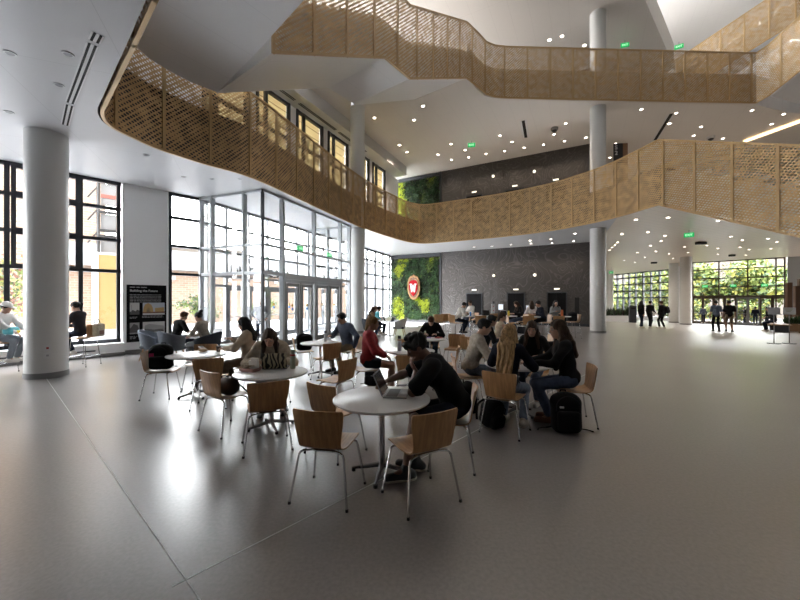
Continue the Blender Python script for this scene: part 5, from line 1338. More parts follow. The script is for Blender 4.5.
laptop(-.60, 17.22, .66, -80, 'pale laptop on the low table by the far window, nearer the plant wall', 115, matn='laptop_silver'); laptop(-.48, 16.84, .66, 60, 'pale laptop on the low table by the far window, nearer the viewer', 115, matn='laptop_silver')
laptop(-5.5, 10.45, .62, 20, 'dark laptop on the low table of the seated pair', 110, matn='black_plastic')
def slab_thing(name, label, cat, x, y, z, az, w, d, h, mname, screen=None):
    r = thing(name, label, cat, (x, y, z), az); m_ = MB(); m_.box((0, 0, h / 2), (w, d, h)); m_.build('body', mname, r, bevel=min(w, d, h) * .3)
    if screen: m_ = MB(); m_.box((0, 0, h + .0004), (w * .92, d * .94, .0008)); m_.build('screen', screen, r)
    return r
slab_thing('smartphone', 'black phone lying on the front white table by the man\'s elbow', 'phone', .17, 3.68, .74, 70, .085, .17, .010, 'black_plastic', 'screen_dark')
slab_thing('paper_napkin', 'white folded paper on the far side of the front table', 'napkin', .10, 3.86, .74, 30, .12, .14, .006, 'paper')
slab_thing('smartphone', 'black phone on the table of the group of four, near the dark-haired woman', 'phone', 2.06, 5.36, .74, -50, .08, .16, .010, 'black_plastic', 'screen_dark')
slab_thing('smartphone', 'phone lying on the group table near the blonde woman', 'phone', 1.50, 5.14, .74, 30, .08, .16, .010, 'black_plastic', 'screen_dark')
slab_thing('notebook', 'purple notebook on the table of the reader in black', 'notebook', .68, 9.03, .74, 10, .22, .16, .015, 'lavender_plastic'); slab_thing('notebook', 'red notebook at the right hand of the reader in black', 'notebook', .98, 9.0, .74, 40, .12, .18, .02, 'red_plastic')
def bottle(x, y, z, label, rad, h, mname, capm, band=None, cap_h=.05):
    r = thing('water_bottle', label, 'bottle', (x, y, z)); m_ = MB(); m_.lathe([(rad * .9, 0), (rad, .01), (rad, h * .86), (rad * .85, h * .9), (rad * .75, h * .92)], (0, 0, 0), 20); m_.build('body', mname, r, smooth=True)
    m_ = MB(); m_.lathe([(rad * .8, h * .915), (rad * .84, h * .93), (rad * .84, h * .93 + cap_h), (rad * .7, h * .94 + cap_h)], (0, 0, 0), 20); m_.build('cap', capm, r, smooth=True)
    if band: m_ = MB(); m_.lathe([(rad * 1.02, h * .78), (rad * 1.02, h * .88)], (0, 0, 0), 20); m_.build('band', band, r, smooth=True)
    return r
bottle(-1.50, 4.98, .74, 'sage green bottle with red band beside the zebra laptop', .036, .23, 'sage_steel', 'sage_steel', 'red_plastic')
bottle(-.01, 6.72, .74, 'lavender bottle with dark cap on the table of the woman in red', .038, .25, 'lavender_steel', 'black_plastic', 'leather_tan', .055)
bottle(6.95, 15.25, 1.0, 'orange bottle on the tall table before the right lift', .05, .24, 'orange_plastic', 'orange_plastic')
bottle(4.72, 15.45, 1.0, 'yellow bottle on the tall table', .045, .19, 'yellow_plastic', 'yellow_plastic')
bottle(-1.72, 8.20, .74, 'clear bottle standing before the man in blue-grey', .033, .22, 'white_plastic', 'cup_dark')
bottle(3.08, 15.55, 1.0, 'pale blue bottle on the tall table of the person in the white shirt', .035, .2, 'blue_sticker', 'white_plastic')
def cup(x, y, z, label, r0, r1, h, mname, fill=None):
    r = thing('drink_cup', label, 'cup', (x, y, z)); m_ = MB(); m_.lathe([(r0, 0), (r1, h), (r1 - .003, h), (r0 - .003, .004)], (0, 0, 0), 20, cap=False); m_.build('body', mname, r, smooth=True)
    m_ = MB(); m_.lathe([(r1 * 1.04, h - .004), (r1 * 1.04, h + .006)], (0, 0, 0), 20) ; m_.build('rim', fill or mname, r, smooth=True); return r
cup(-3.38, 6.62, .74, 'dark coffee cup at the edge of the left white table', .032, .042, .10, 'cup_dark')
cup(1.84, 5.50, .74, 'clear plastic cup with ice on the table of the group of four', .038, .048, .12, 'cup_glass', 'white_plastic')
cup(1.60, 5.32, .74, 'clear cup with a pale lid and purple drink on the group table', .036, .046, .12, 'cup_glass', 'lavender_plastic')
cup(2.95, 9.52, .74, 'tall pale drink on the far white table of the woman in the pale top', .04, .05, .17, 'paper', 'white_plastic')
r = thing('food_tray', 'pink paper tray of fries and napkins on the zebra laptop table', 'food tray', (-2.02, 4.80, .74), 20)
m_ = MB(); m_.add([(-.10, -.07, 0), (.10, -.07, 0), (.10, .07, 0), (-.10, .07, 0), (-.13, -.09, .05), (.13, -.09, .05), (.13, .09, .05), (-.13, .09, .05)], [(3, 2, 1, 0), (0, 1, 5, 4), (1, 2, 6, 5), (2, 3, 7, 6), (3, 0, 4, 7), (0, 1, 2, 3)]); m_.build('tray', 'tray_pink', r)
rnd = random.Random(4); m_ = MB()
for i in range(34): m_.box((rnd.uniform(-.09, .06), rnd.uniform(-.06, .06), .035 + rnd.random() * .05), (.075, .012, .012), rnd.uniform(0, 180), 0, rnd.uniform(-.5, .5))
o = m_.build('fries', 'cream_cloth', r); o['kind'] = 'stuff'
s_ = SDF(.010); s_.rbox((.06, .02, .10), (.06, .02, .08), .012, k=.01); s_.rbox((.02, .03, .08), (.07, .015, .06), .01, k=.01); s_.build('napkin', 'paper', r)
r = thing('food_wrap', 'opened food wrapper beside the coffee cup on the left table', 'food wrapper', (-3.66, 6.6, .74), 30)
s_ = SDF(.010); s_.ell((0, 0, .03), (.11, .06, .03), k=.02); s_.build('filling', 'kraft', r); s_ = SDF(.009); s_.rbox((-.05, .03, .055), (.09, .05, .010), .008, np.array([[.93, 0, .36], [0, 1, 0], [-.36, 0, .93]]), k=.01); s_.build('paper', 'paper', r)
r = thing('snack_bag', 'small brown snack on the table of the group of four', 'snack', (1.93, 5.26, .74), 10); s_ = SDF(.009); s_.ell((0, 0, .02), (.06, .035, .02), k=.02); s_.build('body', 'kraft', r)
r = thing('snack_bag', 'crumpled purple and white snack packet on the group table', 'snack', (1.66, 5.5, .74), 10); s_ = SDF(.009); s_.ell((0, 0, .04), (.07, .05, .04), k=.02); s_.ell((.03, .02, .07), (.03, .03, .05), k=.02); s_.build('body', 'lavender_plastic', r)
slab_thing('sandwich_box', 'small food box with green salad on the table behind the group of four', 'food box', 2.50, 7.72, .74, 15, .2, .13, .05, 'kraft', 'leaf_tree')

# ================================================================== FAR HALL FURNITURE
def floor_sign(x, y, label, face, txt):
    r = thing('floor_sign', label, 'sign stand', (x, y, ramp(x, y)), 50)
    m_ = MB(); m_.lathe([(.20, 0), (.20, .012), (.02, .02)], (0, 0, 0), 24); m_.build('base', 'charcoal', r)
    m_ = MB(); m_.tube([(0, 0, .01), (0, 0, 1.16)], .014, 8); m_.build('pole', 'dark_chrome', r)
    m_ = MB(); m_.box((0, -.01, 1.27), (.34, .02, .27)); o = m_.build('panel', face, r)
    m_ = MB()
    for i in range(3): m_.box((-.02, -.022, 1.35 - i * .05), (.22 - .05 * i, .003, .016))
    if txt: m_.build('print', txt, o)
floor_sign(14.62, 13.9, 'slim floor sign with plain grey panel in the far hall', 'sign_grey', None)
floor_sign(15.22, 13.9, 'slim floor sign with white panel and coloured print, right of the plain one', 'white_plastic', 'leaf_yellow')
r = thing('planter_bench', 'wooden bench block by the seated pair near the far doors', 'bench', (22.80, 19.75, ramp(22.8, 19.75)), 52)
m_ = MB(); m_.box((0, 0, .24), (.85, .5, .44)); m_.build('body', 'bench_wood', r, bevel=.015); m_ = MB(); m_.box((0, 0, .475), (.9, .55, .03)); m_.build('seat', 'bench_wood', r)
r = thing('long_bench', 'low dark bench under the seated pair near the far doors', 'bench', (22.95, 21.52, ramp(22.95, 21.52)), -50)
m_ = MB(); m_.box((0, 0, .43), (2.1, .85, .06)); m_.build('seat', 'bench_wood', r, bevel=.01)
for s in (-1, 1): m_ = MB(); m_.box((s * .98, 0, .2), (.08, .6, .4)); m_.build('leg', 'charcoal', r)
def planter(x, y, az, L, h, label, nleaf, lh, mats, seed):
    z = ramp(x, y) - .03; r = thing('planter_box', label, 'planter', (x, y, z), az); rnd = random.Random(seed)
    m_ = MB(); m_.box((0, 0, h / 2), (L, .7, h)); m_.build('box', 'white_plastic' if L > 2 else 'bench_wood', r, bevel=.02); m_ = MB(); m_.box((0, 0, h + .005), (L - .1, .6, .03)); m_.build('soil', 'soil', r)
    m_ = MB()
    for i in range(nleaf):
        b0 = Vector((rnd.uniform(-L / 2 + .1, L / 2 - .1), rnd.uniform(-.28, .28), h)); d = Vector((rnd.gauss(0, .5), rnd.gauss(0, .5), 1)).normalized() * rnd.uniform(.4, 1) * lh; sd = d.cross(Vector((rnd.gauss(0, 1), rnd.gauss(0, 1), .2))).normalized() * .06
        m_.add([b0, b0 + d * .5 + sd, b0 + d, b0 + d * .5 - sd], [(0, 1, 2, 3)], rnd.randrange(len(mats)))
    o = m_.build('plants', mats, r); o['kind'] = 'stuff'
planter(22.0, 36.2, 0, 3.4, .62, 'long pale planter of dark plants below the far grid window', 420, .95, ['leaf_dark', 'soil', 'leaf_mid'], 2)
planter(24.9, 22.0, 45, 1.6, .5, 'planter of green shrubs at the right edge near the far doors', 260, .6, ['leaf_bush', 'leaf_mid'], 3)
r = thing('waste_bin', 'dark upright waste bin beside the long far planter', 'bin', (22.1, 33.8, ramp(22.1, 33.8)), 20); m_ = MB(); m_.box((0, 0, .8), (.55, .5, 1.6)); m_.build('body', 'charcoal', r, bevel=.02); m_ = MB(); m_.box((0, -.26, 1.35), (.36, .02, .16)); m_.build('opening', 'black_slot', r)
for x, y, h, nm in ((26.25, 24.0, 3.2, 'brown timber post nearest the far doors at right'), (27.0, 24.2, 3.0, 'second brown timber post from the far doors'), (27.5, 24.4, 3.5, 'brown timber post at the right edge of the view')):
    r = thing('timber_post', nm, 'post', (x, y, ramp(x, y)), 20); m_ = MB(); m_.box((0, 0, h / 2), (.26, .26, h)); m_.build('shaft', 'post_wood', r, bevel=.01); m_ = MB(); m_.box((0, 0, .03), (.32, .32, .06)); m_.build('foot_plate', 'charcoal', r)
# ================================================================== PEOPLE
def nrm(v): return v / (np.linalg.norm(v) + 1e-9)
def ik(a, t, l1, l2, pole):
    a, t, pole = map(lambda v: np.array(v, float), (a, t, pole)); d = t - a; L = np.linalg.norm(d)
    if L > (l1 + l2) * .995: d = d / L * (l1 + l2) * .995; t = a + d; L = np.linalg.norm(d)
    if L < abs(l1 - l2) + .02: L = abs(l1 - l2) + .02; d = nrm(d) * L; t = a + d
    u = nrm(d); c = (l1 * l1 - l2 * l2 + L * L) / (2 * L); hh = sqrt(max(l1 * l1 - c * c, 0)); p = pole - a; p = p - u * (p @ u); p = nrm(p) if np.linalg.norm(p) > 1e-6 else np.array((0, 0, -1.))
    return a + u * c + p * hh, t
def Rx(a): c, s = cos(a), sin(a); return np.array(((1, 0, 0), (0, c, -s), (0, s, c)))
def Rz(a): c, s = cos(a), sin(a); return np.array(((c, -s, 0), (s, c, 0), (0, 0, 1.)))
def Ry(a): c, s = cos(a), sin(a); return np.array(((c, 0, s), (0, 1., 0), (-s, 0, c)))

def person(label, x, y, az, hip=.60, lean=8, lean2=None, yaw=0, head=(0, 0), roll=0, lh=(-.16, .34, .83), rh=(.16, .34, .83), lp=(-.7, -.1, .60), rp=(.7, -.1, .60), lf=(-.10, .31), rf=(.10, .33), lfz=.0, rfz=.0, lkp=None, rkp=None,
           top='black_cloth', sleeve='long', bottom='jeans', legs='long', shoe='shoe_white', hair=('short', 'hair_brown'), skin='skin', fem=False, vox=.014, z=0.0, s=1.0, face=None, world=False, toe=(0, 0), sole=None, group=None, curl=.6, bulk=1.0, handdir=(None, None), hairlen=.30, fold=.004, loose=.6, lf_pitch=0.0, tuck=True):
    root = thing('person', label, 'person', (x, y, z), az, group); face = vox < .0125 if face is None else face
    A = -radians(az); ca, sa = cos(-A), sin(-A)
    def loc(p):   # world -> local
        dx, dy = p[0] - x, p[1] - y; q = (dx * ca - dy * sa, dx * sa + dy * ca); return np.array((*q, *(() if len(p) < 3 else (p[2] - z,))))
    if world and not isinstance(lh, str):
        lh, rh, lf, rf, lp, rp = map(loc, (lh, rh, lf, rf, lp, rp))
    elif world: rh, lf, rf, lp, rp = map(loc, (rh, lf, rf, lp, rp))
    if world:
        if lkp is not None: lkp = loc(lkp)
        if rkp is not None: rkp = loc(rkp)
    lean2 = lean * 1.25 if lean2 is None else lean2
    RA = Rz(radians(-yaw)) @ Rx(-radians(lean)); RB = Rz(radians(-yaw * 1.3)) @ Rx(-radians(lean2))
    P = np.array((0, 0, hip)); Wd = P + RA @ np.array((0, 0, .20 * s)); CH_ = Wd + RB @ np.array((0, .005, .15 * s)); NB = Wd + RB @ np.array((0, -.015, .31 * s))
    sw = (.152 if fem else .178) * s * (1 + (bulk - 1) * .5)
    SL, SR = Wd + RB @ np.array((-sw, -.01, .255 * s)), Wd + RB @ np.array((sw, -.01, .255 * s))
    yw, pt = head; RH = Rz(radians(-yaw - yw)) @ Rx(-radians(pt)) @ Ry(radians(roll))
    HC = NB + RB @ np.array((0, .015, .055 * s)) + RH @ np.array((0, .030, .105)) * s
    ua, fa = .285 * s, .25 * s
    if isinstance(lh, str):     # hand at the mouth
        lh = HC + RH @ (np.array((-.045, .125, -.185)) * s); handdir = ((RH @ np.array((.12, -.02, 1.0)), RH @ np.array((.25, -1., 0))), handdir[1])
    EL, WL = ik(SL, lh, ua, fa, lp); ER, WR = ik(SR, rh, ua, fa, rp)
    hx = .088 * s; HL, HR = P + np.array((-hx, 0, -.02)), P + np.array((hx, 0, -.02))
    AL, AR = np.array((lf[0], lf[1], .085 * s + lfz)), np.array((rf[0], rf[1], .085 * s + rfz))
    th, sh = .425 * s, .435 * s
    KL, AL = ik(HL, AL, th, sh, (HL + np.array((-.05, 1.0, .25))) if lkp is None else lkp); KR, AR = ik(HR, AR, th, sh, (HR + np.array((.05, 1.0, .25))) if rkp is None else rkp)
    b = bulk
    hl = lambda p: HC + RH @ (np.array(p) * s)
    # ---------- the body, one continuous skin surface
    B = SDF(vox)
    def torso(S, o, fem_bust=True):
        S.ell(P + RA @ np.array((0, -.01, .02)), np.array((.155 * s, .115 * s * b, .115 * s)) + o, RA, .05)
        S.ell(Wd, np.array((.122 * s * b if fem else .138 * s * b, .098 * s * b, .13 * s)) + o, RA, .07)
        S.ell(CH_, np.array((.138 * s if fem else .162 * s, .100 * s * b, .155 * s)) + o, RB, .06)
        if fem and fem_bust:
            for sx in (-1, 1): S.ell(CH_ + RB @ np.array((sx * .062 * s, .075 * s, .0)), np.array((.056, .05, .058)) * s + o, RB, .05)
        S.cap(SL + RB @ np.array((.03, 0, .005)), SR + RB @ np.array((-.03, 0, .005)), .052 * s + o, k=.06)
        S.cap(Wd + RB @ np.array((-.05 * s, -.03, .24 * s)), Wd + RB @ np.array((.05 * s, -.03, .24 * s)), .065 * s + o, k=.06)
    torso(B, -.012, False)
    B.cap(NB + RB @ np.array((0, .0, -.03)), hl((0, -.018, -.045)), .056 * s, .050 * s, .03)
    B.ell(hl((0, -.012, .030)), np.array((.075, .094, .088)) * s, RH, .02); B.ell(hl((0, .025, -.035)), np.array((.060, .068, .080)) * s, RH, .03); B.ell(hl((0, .052, -.086)), np.array((.034, .034, .027)) * s, RH, .03)
    if face:
        B.cap(hl((0, .090, .012)), hl((0, .107, -.028)), .0075 * s, .0125 * s, .012); B.ell(hl((0, .078, .026)), np.array((.052, .018, .012)) * s, RH, .018)
        for sx in (-1, 1): B.sub(hl((sx * .031, .103, .006)), np.array((.017, .017, .012)) * s, RH, .014)
        B.ell(hl((0, .086, -.060)), np.array((.022, .011, .011)) * s, RH, .012)
    else: B.cap(hl((0, .088, .005)), hl((0, .104, -.026)), .010 * s, .014 * s, .02)
    for sx in (-1, 1): B.ell(hl((sx * .074, -.008, -.008)), np.array((.012, .022, .032)) * s, RH, .012)
    fr = max(.0082 * s, vox * .72)
    def hand(S, E, Wr, side, hd):
        d = nrm(Wr - E) if hd is None else nrm(np.array(hd[0], float)); pn = np.array((0, 0, -1.)) if hd is None else np.array(hd[1], float)
        pn = pn - d * (pn @ d); pn = nrm(pn) if np.linalg.norm(pn) > .05 else nrm(np.cross(d, (1, 0, 0))); sd = np.cross(d, pn) * side      # thumb side
        R = np.stack((sd, d, pn), axis=1); c = Wr + d * .048 * s
        S.ell(c, np.array((.040, .052, .016)) * s, R, .02)
        for i, (off, Lf) in enumerate(((.028, .070), (.010, .080), (-.009, .074), (-.027, .058))):
            a0 = Wr + d * .085 * s + sd * off * s; a = curl * (.8 + .12 * i); d1 = d * cos(a * .6) + pn * sin(a * .6) + sd * off * 1.2; d2 = d * cos(a * 1.6) + pn * sin(a * 1.6)
            m_ = a0 + nrm(d1) * Lf * .55 * s; S.cap(Wr + d * .05 * s + sd * off * .8 * s, a0, fr * 1.1, fr * 1.05, .010); S.cap(a0, m_, fr * 1.03, fr * .97, .006); S.cap(m_, m_ + nrm(d2) * Lf * .5 * s, fr * .97, fr * .82, .005)
        t0 = Wr + d * .025 * s + sd * .026 * s; t1 = t0 + nrm(d * .55 + sd * .75 + pn * .35) * .042 * s; S.cap(t0, t1, fr * 1.3, fr * 1.1, .012); S.cap(t1, t1 + nrm(d * .85 + sd * .25 + pn * .45) * .036 * s, fr * 1.08, fr * .9, .006)
    for S_, E, Wr, side, hd in ((SL, EL, WL, 1, handdir[0]), (SR, ER, WR, -1, handdir[1])):
        B.cap(S_, E, .046 * s * b, .037 * s * b, .03); B.cap(E, E + (Wr - E) * .35, .037 * s * b, .038 * s * b, .02); B.cap(E + (Wr - E) * .35, Wr, .038 * s * b, .025 * s, .02); hand(B, E, Wr, side, hd)
    for H, K, Ak in ((HL, KL, AL), (HR, KR, AR)):
        q_ = 1.0 if legs != 'long' else .72
        B.cap(H, K, .070 * s * q_, .050 * s * q_, .02); B.cap(K, K + (Ak - K) * .35, .050 * s * q_, .053 * s * q_, .02); B.cap(K + (Ak - K) * .35, Ak, .053 * s * q_, .034 * s, .02)
    for Ak, K, sd, zz in ((AL, KL, 0, lfz), (AR, KR, 1, rfz)):
        fd = toe[sd]; dirv = np.array((sin(radians(fd)), cos(radians(fd)), 0)); B.cap(Ak, Ak + dirv * .10 * s + np.array((0, 0, -.04)), .032 * s, .028 * s, .02)
    B.build('body', skin, root)
    # ---------- clothes
    T = SDF(vox); o = .010 + .012 * loose
    torso(T, o)
    for S_, E, Wr in ((SL, EL, WL), (SR, ER, WR)):
        if sleeve == 'none': continue
        if sleeve == 'short': e = S_ + (E - S_) * .80; T.cap(S_, e, .062 * s * b, .070 * s * b, .04)
        else:
            g_ = .010 * loose; T.cap(S_, E, .060 * s * b + g_, .050 * s + g_, .04); T.cap(E, E + (Wr - E) * .93, .050 * s + g_, .038 * s + g_ * .6, .03)
    rnd = random.Random(label); ph = [rnd.uniform(0, 6) for _ in range(4)]
    if fold: T.post = lambda X, Y, Z: fold * np.sin(34 * Z + 11 * Y + 6 * X + ph[0]) * np.sin(13 * X + 9 * Z + ph[1]) + fold * .6 * np.sin(52 * Y + 21 * Z + ph[2])
    T.plane(P + RA @ np.array((0, 0, -.045 if tuck else -.10)), RA @ np.array((0, 0, -1.)))
    T.build('shirt' if sleeve != 'none' else 'top', top, root)
    L_ = SDF(vox)
    L_.ell(P + RA @ np.array((0, -.01, .015)), np.array((.165 * s, .122 * s * b, .112 * s)), RA, .04)
    for H, K, Ak in ((HL, KL, AL), (HR, KR, AR)):
        if legs == 'long':
            L_.cap(H, K, .084 * s, .066 * s, .05); L_.cap(K, K + (Ak - K) * .9, .066 * s, .056 * s, .035)
        else:
            q = {'short': .82, 'mini': .42}[legs]; L_.cap(H, H + (K - H) * q, .088 * s, .078 * s, .06)
    if fold: L_.post = lambda X, Y, Z: .003 * np.sin(38 * Y + 15 * Z + ph[3]) * np.sin(24 * X + 18 * Z + ph[0])
    L_.plane(P + np.array((0, 0, .095)), (.0, -.25, 1.))
    L_.build('trousers' if legs == 'long' else 'shorts', bottom, root)
    for Ak, sd, zz in ((AL, 0, lfz), (AR, 1, rfz)):
        fd = toe[sd]; dv_ = np.array((sin(radians(fd)), cos(radians(fd)), 0)); g = Ak.copy(); g[2] = Ak[2] - .085 * s
        S = SDF(max(vox * .9, .008)); heel = g - dv_ * .05 * s + np.array((0, 0, .045)); toeP = g + dv_ * .165 * s + np.array((0, 0, .036))
        if sd == 0 and lf_pitch: toeP = g + dv_ * .16 * s + np.array((0, 0, .036 - .10 * lf_pitch)); heel = heel + np.array((0, 0, .04 * lf_pitch))
        S.cap(heel, toeP, .046 * s, .037 * s, .02); S.cap(g + np.array((0, 0, .05)), Ak + np.array((0, 0, .02)), .047 * s, .043 * s, .03); S.plane(g + np.array((0, 0, .014)), (0, 0, -1.)) if not (sd == 0 and lf_pitch) else None
        ob = S.build('shoe', shoe, root)
        if vox < .02:
            S = SDF(max(vox * .9, .008)); S.cap(heel + np.array((0, 0, -.018)), toeP + np.array((0, 0, -.012)), .050 * s, .042 * s, .02)
            if not (sd == 0 and lf_pitch): S.plane(g + np.array((0, 0, .002)), (0, 0, -1.)); S.plane(g + np.array((0, 0, .026)), (0, 0, 1.))
            else: S.plane(g + np.array((0, 0, .026)), (0, 0, 1.))
            S.build('sole', sole or shoe, ob)
    # ---------- hair
    st, hm = hair; G = SDF(max(vox * .9, .009)); hr = np.array((.086, .106, .100)) * s; down = np.array((0, 0, -1.))
    G.ell(hl((0, -.018, .036)), hr, RH, .02); G.sub(hl((0, .105, -.045)), np.array((.070, .080, .100)) * s, RH, .015)
    if st in ('short', 'curly'): G.sub(hl((0, .0, -.125)), np.array((.14, .16, .085)) * s, RH, .02)
    if st == 'curly':
        for i in range(40):
            a = rnd.uniform(0, 2 * pi); t = rnd.uniform(.05, 1.0); G.ell(hl((cos(a) * .082 * sqrt(1 - t * t * .8), sin(a) * .098 * sqrt(1 - t * t * .8) - .01, .040 + t * .092)), np.array((.028, .028, .026)) * s, RH, .008)
        for sx in (-.045, -.02, .01, .035, .055): G.ell(hl((sx, .092, .078)), np.array((.026, .024, .026)) * s, RH, .008)
    if st == 'short':
        for i in range(10): a = rnd.uniform(0, 2 * pi); G.ell(hl((cos(a) * .05, sin(a) * .06 + .01, .105)), np.array((.026, .03, .02)) * s, RH, .015)
    if st == 'long':
        for sx in (-1, 1):
            a = hl((sx * .068, -.010, -.005)); m1 = a + RH @ np.array((sx * .016, -.012, -.11)) * s * .6 + down * .05; m2 = a + RH @ np.array((sx * .02, -.01, 0)) * s + down * hairlen + RB @ np.array((sx * .02, .035, 0))
            G.cap(a, m1, .030 * s, .036 * s, .03); G.cap(m1, m2, .036 * s, .020 * s, .03)
        for sx in (-.055, -.018, .018, .055):
            a = hl((sx, -.075, .0)); m_ = NB + RB @ np.array((sx * 1.45, -.086, -.03)) * s; e = CH_ + RB @ np.array((sx * 1.5, -.133, .20 - hairlen + abs(sx) * .7)) * s; G.cap(a, m_, .038 * s, .036 * s, .035); G.cap(m_, e, .036 * s, .024 * s, .035)
        fph = rnd.uniform(0, 6); G.post = lambda X, Y, Z: .0045 * np.sin(95 * X + 40 * Y + 4 * np.sin(9 * Z + fph)) * (np.abs(Z) >= 0)
    if st == 'ponytail':
        a = hl((0, -.10, .055)); G.ell(a, np.array((.030, .030, .030)) * s, RH, .02); G.cap(a, a + RH @ np.array((0, -.06, -.03)) * s, .026, .034, .02); G.cap(a + RH @ np.array((0, -.06, -.03)) * s, a + RH @ np.array((0, -.05, 0)) * s + down * hairlen, .036, .014, .03); G.sub(hl((0, .02, -.13)), np.array((.12, .13, .075)) * s, RH, .02)
    if st == 'bun':
        G.ell(hl((0, -.125, .120)), np.array((.050, .050, .046)) * s, RH, .012); G.sub(hl((0, .02, -.13)), np.array((.12, .15, .080)) * s, RH, .02)
    if st == 'tied':
        G.sub(hl((0, .02, -.135)), np.array((.12, .12, .075)) * s, RH, .02); a = hl((0, -.095, -.01)); G.cap(a, a + down * .16 + RB @ np.array((0, -.03, 0)), .034, .022, .03)
    if st == 'cap':
        G.sub(hl((0, .0, -.125)), np.array((.14, .16, .085)) * s, RH, .02)
        K_ = SDF(.012); K_.ell(hl((0, -.012, .055)), np.array((.092, .110, .088)) * s, RH, .02); K_.ell(hl((0, .12, .045)), np.array((.07, .07, .012)) * s, RH, .02); K_.plane(hl((0, 0, .035)), RH @ np.array((0, 0, -1.))); K_.build('cap', 'white_cloth', root)
    if hm: G.build('hair', hm, root)
    if face:
        for sx in (-1, 1):
            m_ = MB(); c = hl((sx * .031, .079, .006)); m_.ball(tuple(c), .0125 * s, 10); e = m_.build('eye', 'eye_white', root, smooth='all')
            m_ = MB(); c = hl((sx * .031, .0875, .005)); m_.ball(tuple(c), .0062 * s, 8); m_.build('iris', 'eye_dark', e, smooth='all')
            m_ = MB(); m_.tube([tuple(hl((sx * .014, .098, .028))), tuple(hl((sx * .032, .096, .034))), tuple(hl((sx * .050, .084, .028)))], [.003, .004, .0025], 6); m_.build('eyebrow', hm or 'hair_black', root, smooth='all')
        m_ = MB(); m_.tube([tuple(hl((-.022, .089, -.060))), tuple(hl((0, .0975, -.058))), tuple(hl((.022, .089, -.060)))], [.003, .0065, .003], 8); m_.build('mouth', 'lips', root, smooth='all')
    root['_hc'] = 0; del root['_hc']
    return root, dict(HC=HC, RH=RH, RB=RB, CH=CH_, WL=WL, WR=WR, NB=NB, Wd=Wd)

# ---- front table : the man at the laptop
person('man in black t-shirt leaning on the front table, hand to mouth, typing on a laptop', .58, 3.73, -80, lean=20, lean2=38, yaw=-4, head=(-12, 30), roll=0, world=True,
    lh='mouth', lp=(.34, 2.9, .70), rh=(-.13, 3.89, .82), rp=(.2, 4.5, .8), lf=(.055, 3.36), rf=(.16, 3.57), lkp=(-.4, 3.2, .8), rkp=(-.4, 3.75, .8), toe=(-25, 10), top='black_cloth', sleeve='short', bottom='navy_cloth', legs='short', shoe='black_plastic', sole='sole_cream',
    hair=('curly', 'hair_black'), skin='skin_dark', vox=.0085, s=1.09, bulk=1.16, curl=.8, fold=.005, tuck=False, loose=1.2)
# ---- group of four
person('man in cream sweater with short dark hair, side on at the group table', 1.15, 5.80, 92, lean=14, head=(8, 16), lh=(-.10, .42, .825), rh=(.12, .44, .825), loose=1.2, top='knit_beige', bottom='jeans_pale', shoe='shoe_white', hair=('short', 'hair_black'), skin='skin_light', vox=.010, s=1.04, lf=(-.12, .32), rf=(.12, .35))
person('woman with long blonde hair and navy top sitting with her back to us', 1.40, 4.68, 34, lean=10, head=(-4, 12), lh=(-.12, .40, .825), rh=(.16, .34, .83), top='navy_cloth', bottom='jeans_pale', shoe='sole_cream', hair=('long', 'hair_blonde'), skin='skin_light', fem=True, vox=.010, hairlen=.46, lf=(-.13, .28), rf=(.16, .22), s=1.0)
person('woman with long dark brown hair and black top looking down across the group table', 2.26, 5.98, 214, lean=14, head=(-10, 20), lh=(-.16, .40, .82), rh=(.10, .42, .825), top='black_cloth', bottom='jeans', shoe='shoe_white', hair=('long', 'hair_brown'), skin='skin_light', fem=True, vox=.010, hairlen=.30, lf=(-.10, .22), rf=(.10, .24))
person('woman in profile in black top and jeans at the right of the group table', 2.37, 4.98, -76, lean=9, head=(-12, 8), lh=(-.12, .46, .82), rh=(.13, .48, .825), top='black_cloth', bottom='jeans', shoe='shoe_brown', hair=('long', 'hair_brown'), skin='skin_light', fem=True, vox=.010, hairlen=.28, lf=(-.12, .27), rf=(.10, .22), s=1.05)
# ---- zebra laptop table
person('woman in cream jacket with long brown hair bent over the zebra patterned laptop', -2.0, 5.54, 163, lean=26, lean2=38, head=(6, 34), lh=(-.16, .46, .81), rh=(.18, .44, .81), loose=1.5, top='cream_cloth', bottom='jeans', shoe='black_plastic', sole='sole_cream', hair=('long', 'hair_brown'), skin='skin_light', fem=True, vox=.010, hairlen=.27, bulk=1.1, lf=(-.18, .30), rf=(.14, .30), s=1.03)
person('woman in beige jacket with dark hair reading a phone at the left table', -2.80, 6.62, -97, lean=4, head=(0, 18), lh=(-.12, .40, .825), rh=(.10, .34, .96), loose=1.6, top='coat_beige', bottom='olive_cloth', shoe='shoe_white', hair=('long', 'hair_black'), skin='skin_light', fem=True, vox=.012, hairlen=.22, lf=(-.14, .32), rf=(.10, .30), bulk=1.08, face=True)
person('man in blue-grey sweatshirt looking down at his table by the lobby doors', -1.28, 8.66, -140, lean=8, head=(6, 26), lh=(-.34, .08, .58), rh=(.12, .42, .86), loose=1.2, top='blue_grey_cloth', bottom='khaki_cloth', shoe='black_plastic', hair=('short', 'hair_black'), skin='skin', vox=.013, lf=(-.18, .36), rf=(.15, .34), s=1.03)
person('woman in red sweater with tied blonde hair and bare legs sitting in profile', -.57, 6.42, 88, lean=3, head=(0, 8), lh=(-.08, .30, .70), rh=(.10, .30, .70), loose=1.3, top='red_knit', bottom='denim_dark', legs='mini', shoe='shoe_white', hair=('tied', 'hair_dirty_blonde'), skin='skin', fem=True, vox=.012, lf=(-.08, .36), rf=(.12, .42), bulk=1.06, s=1.02)
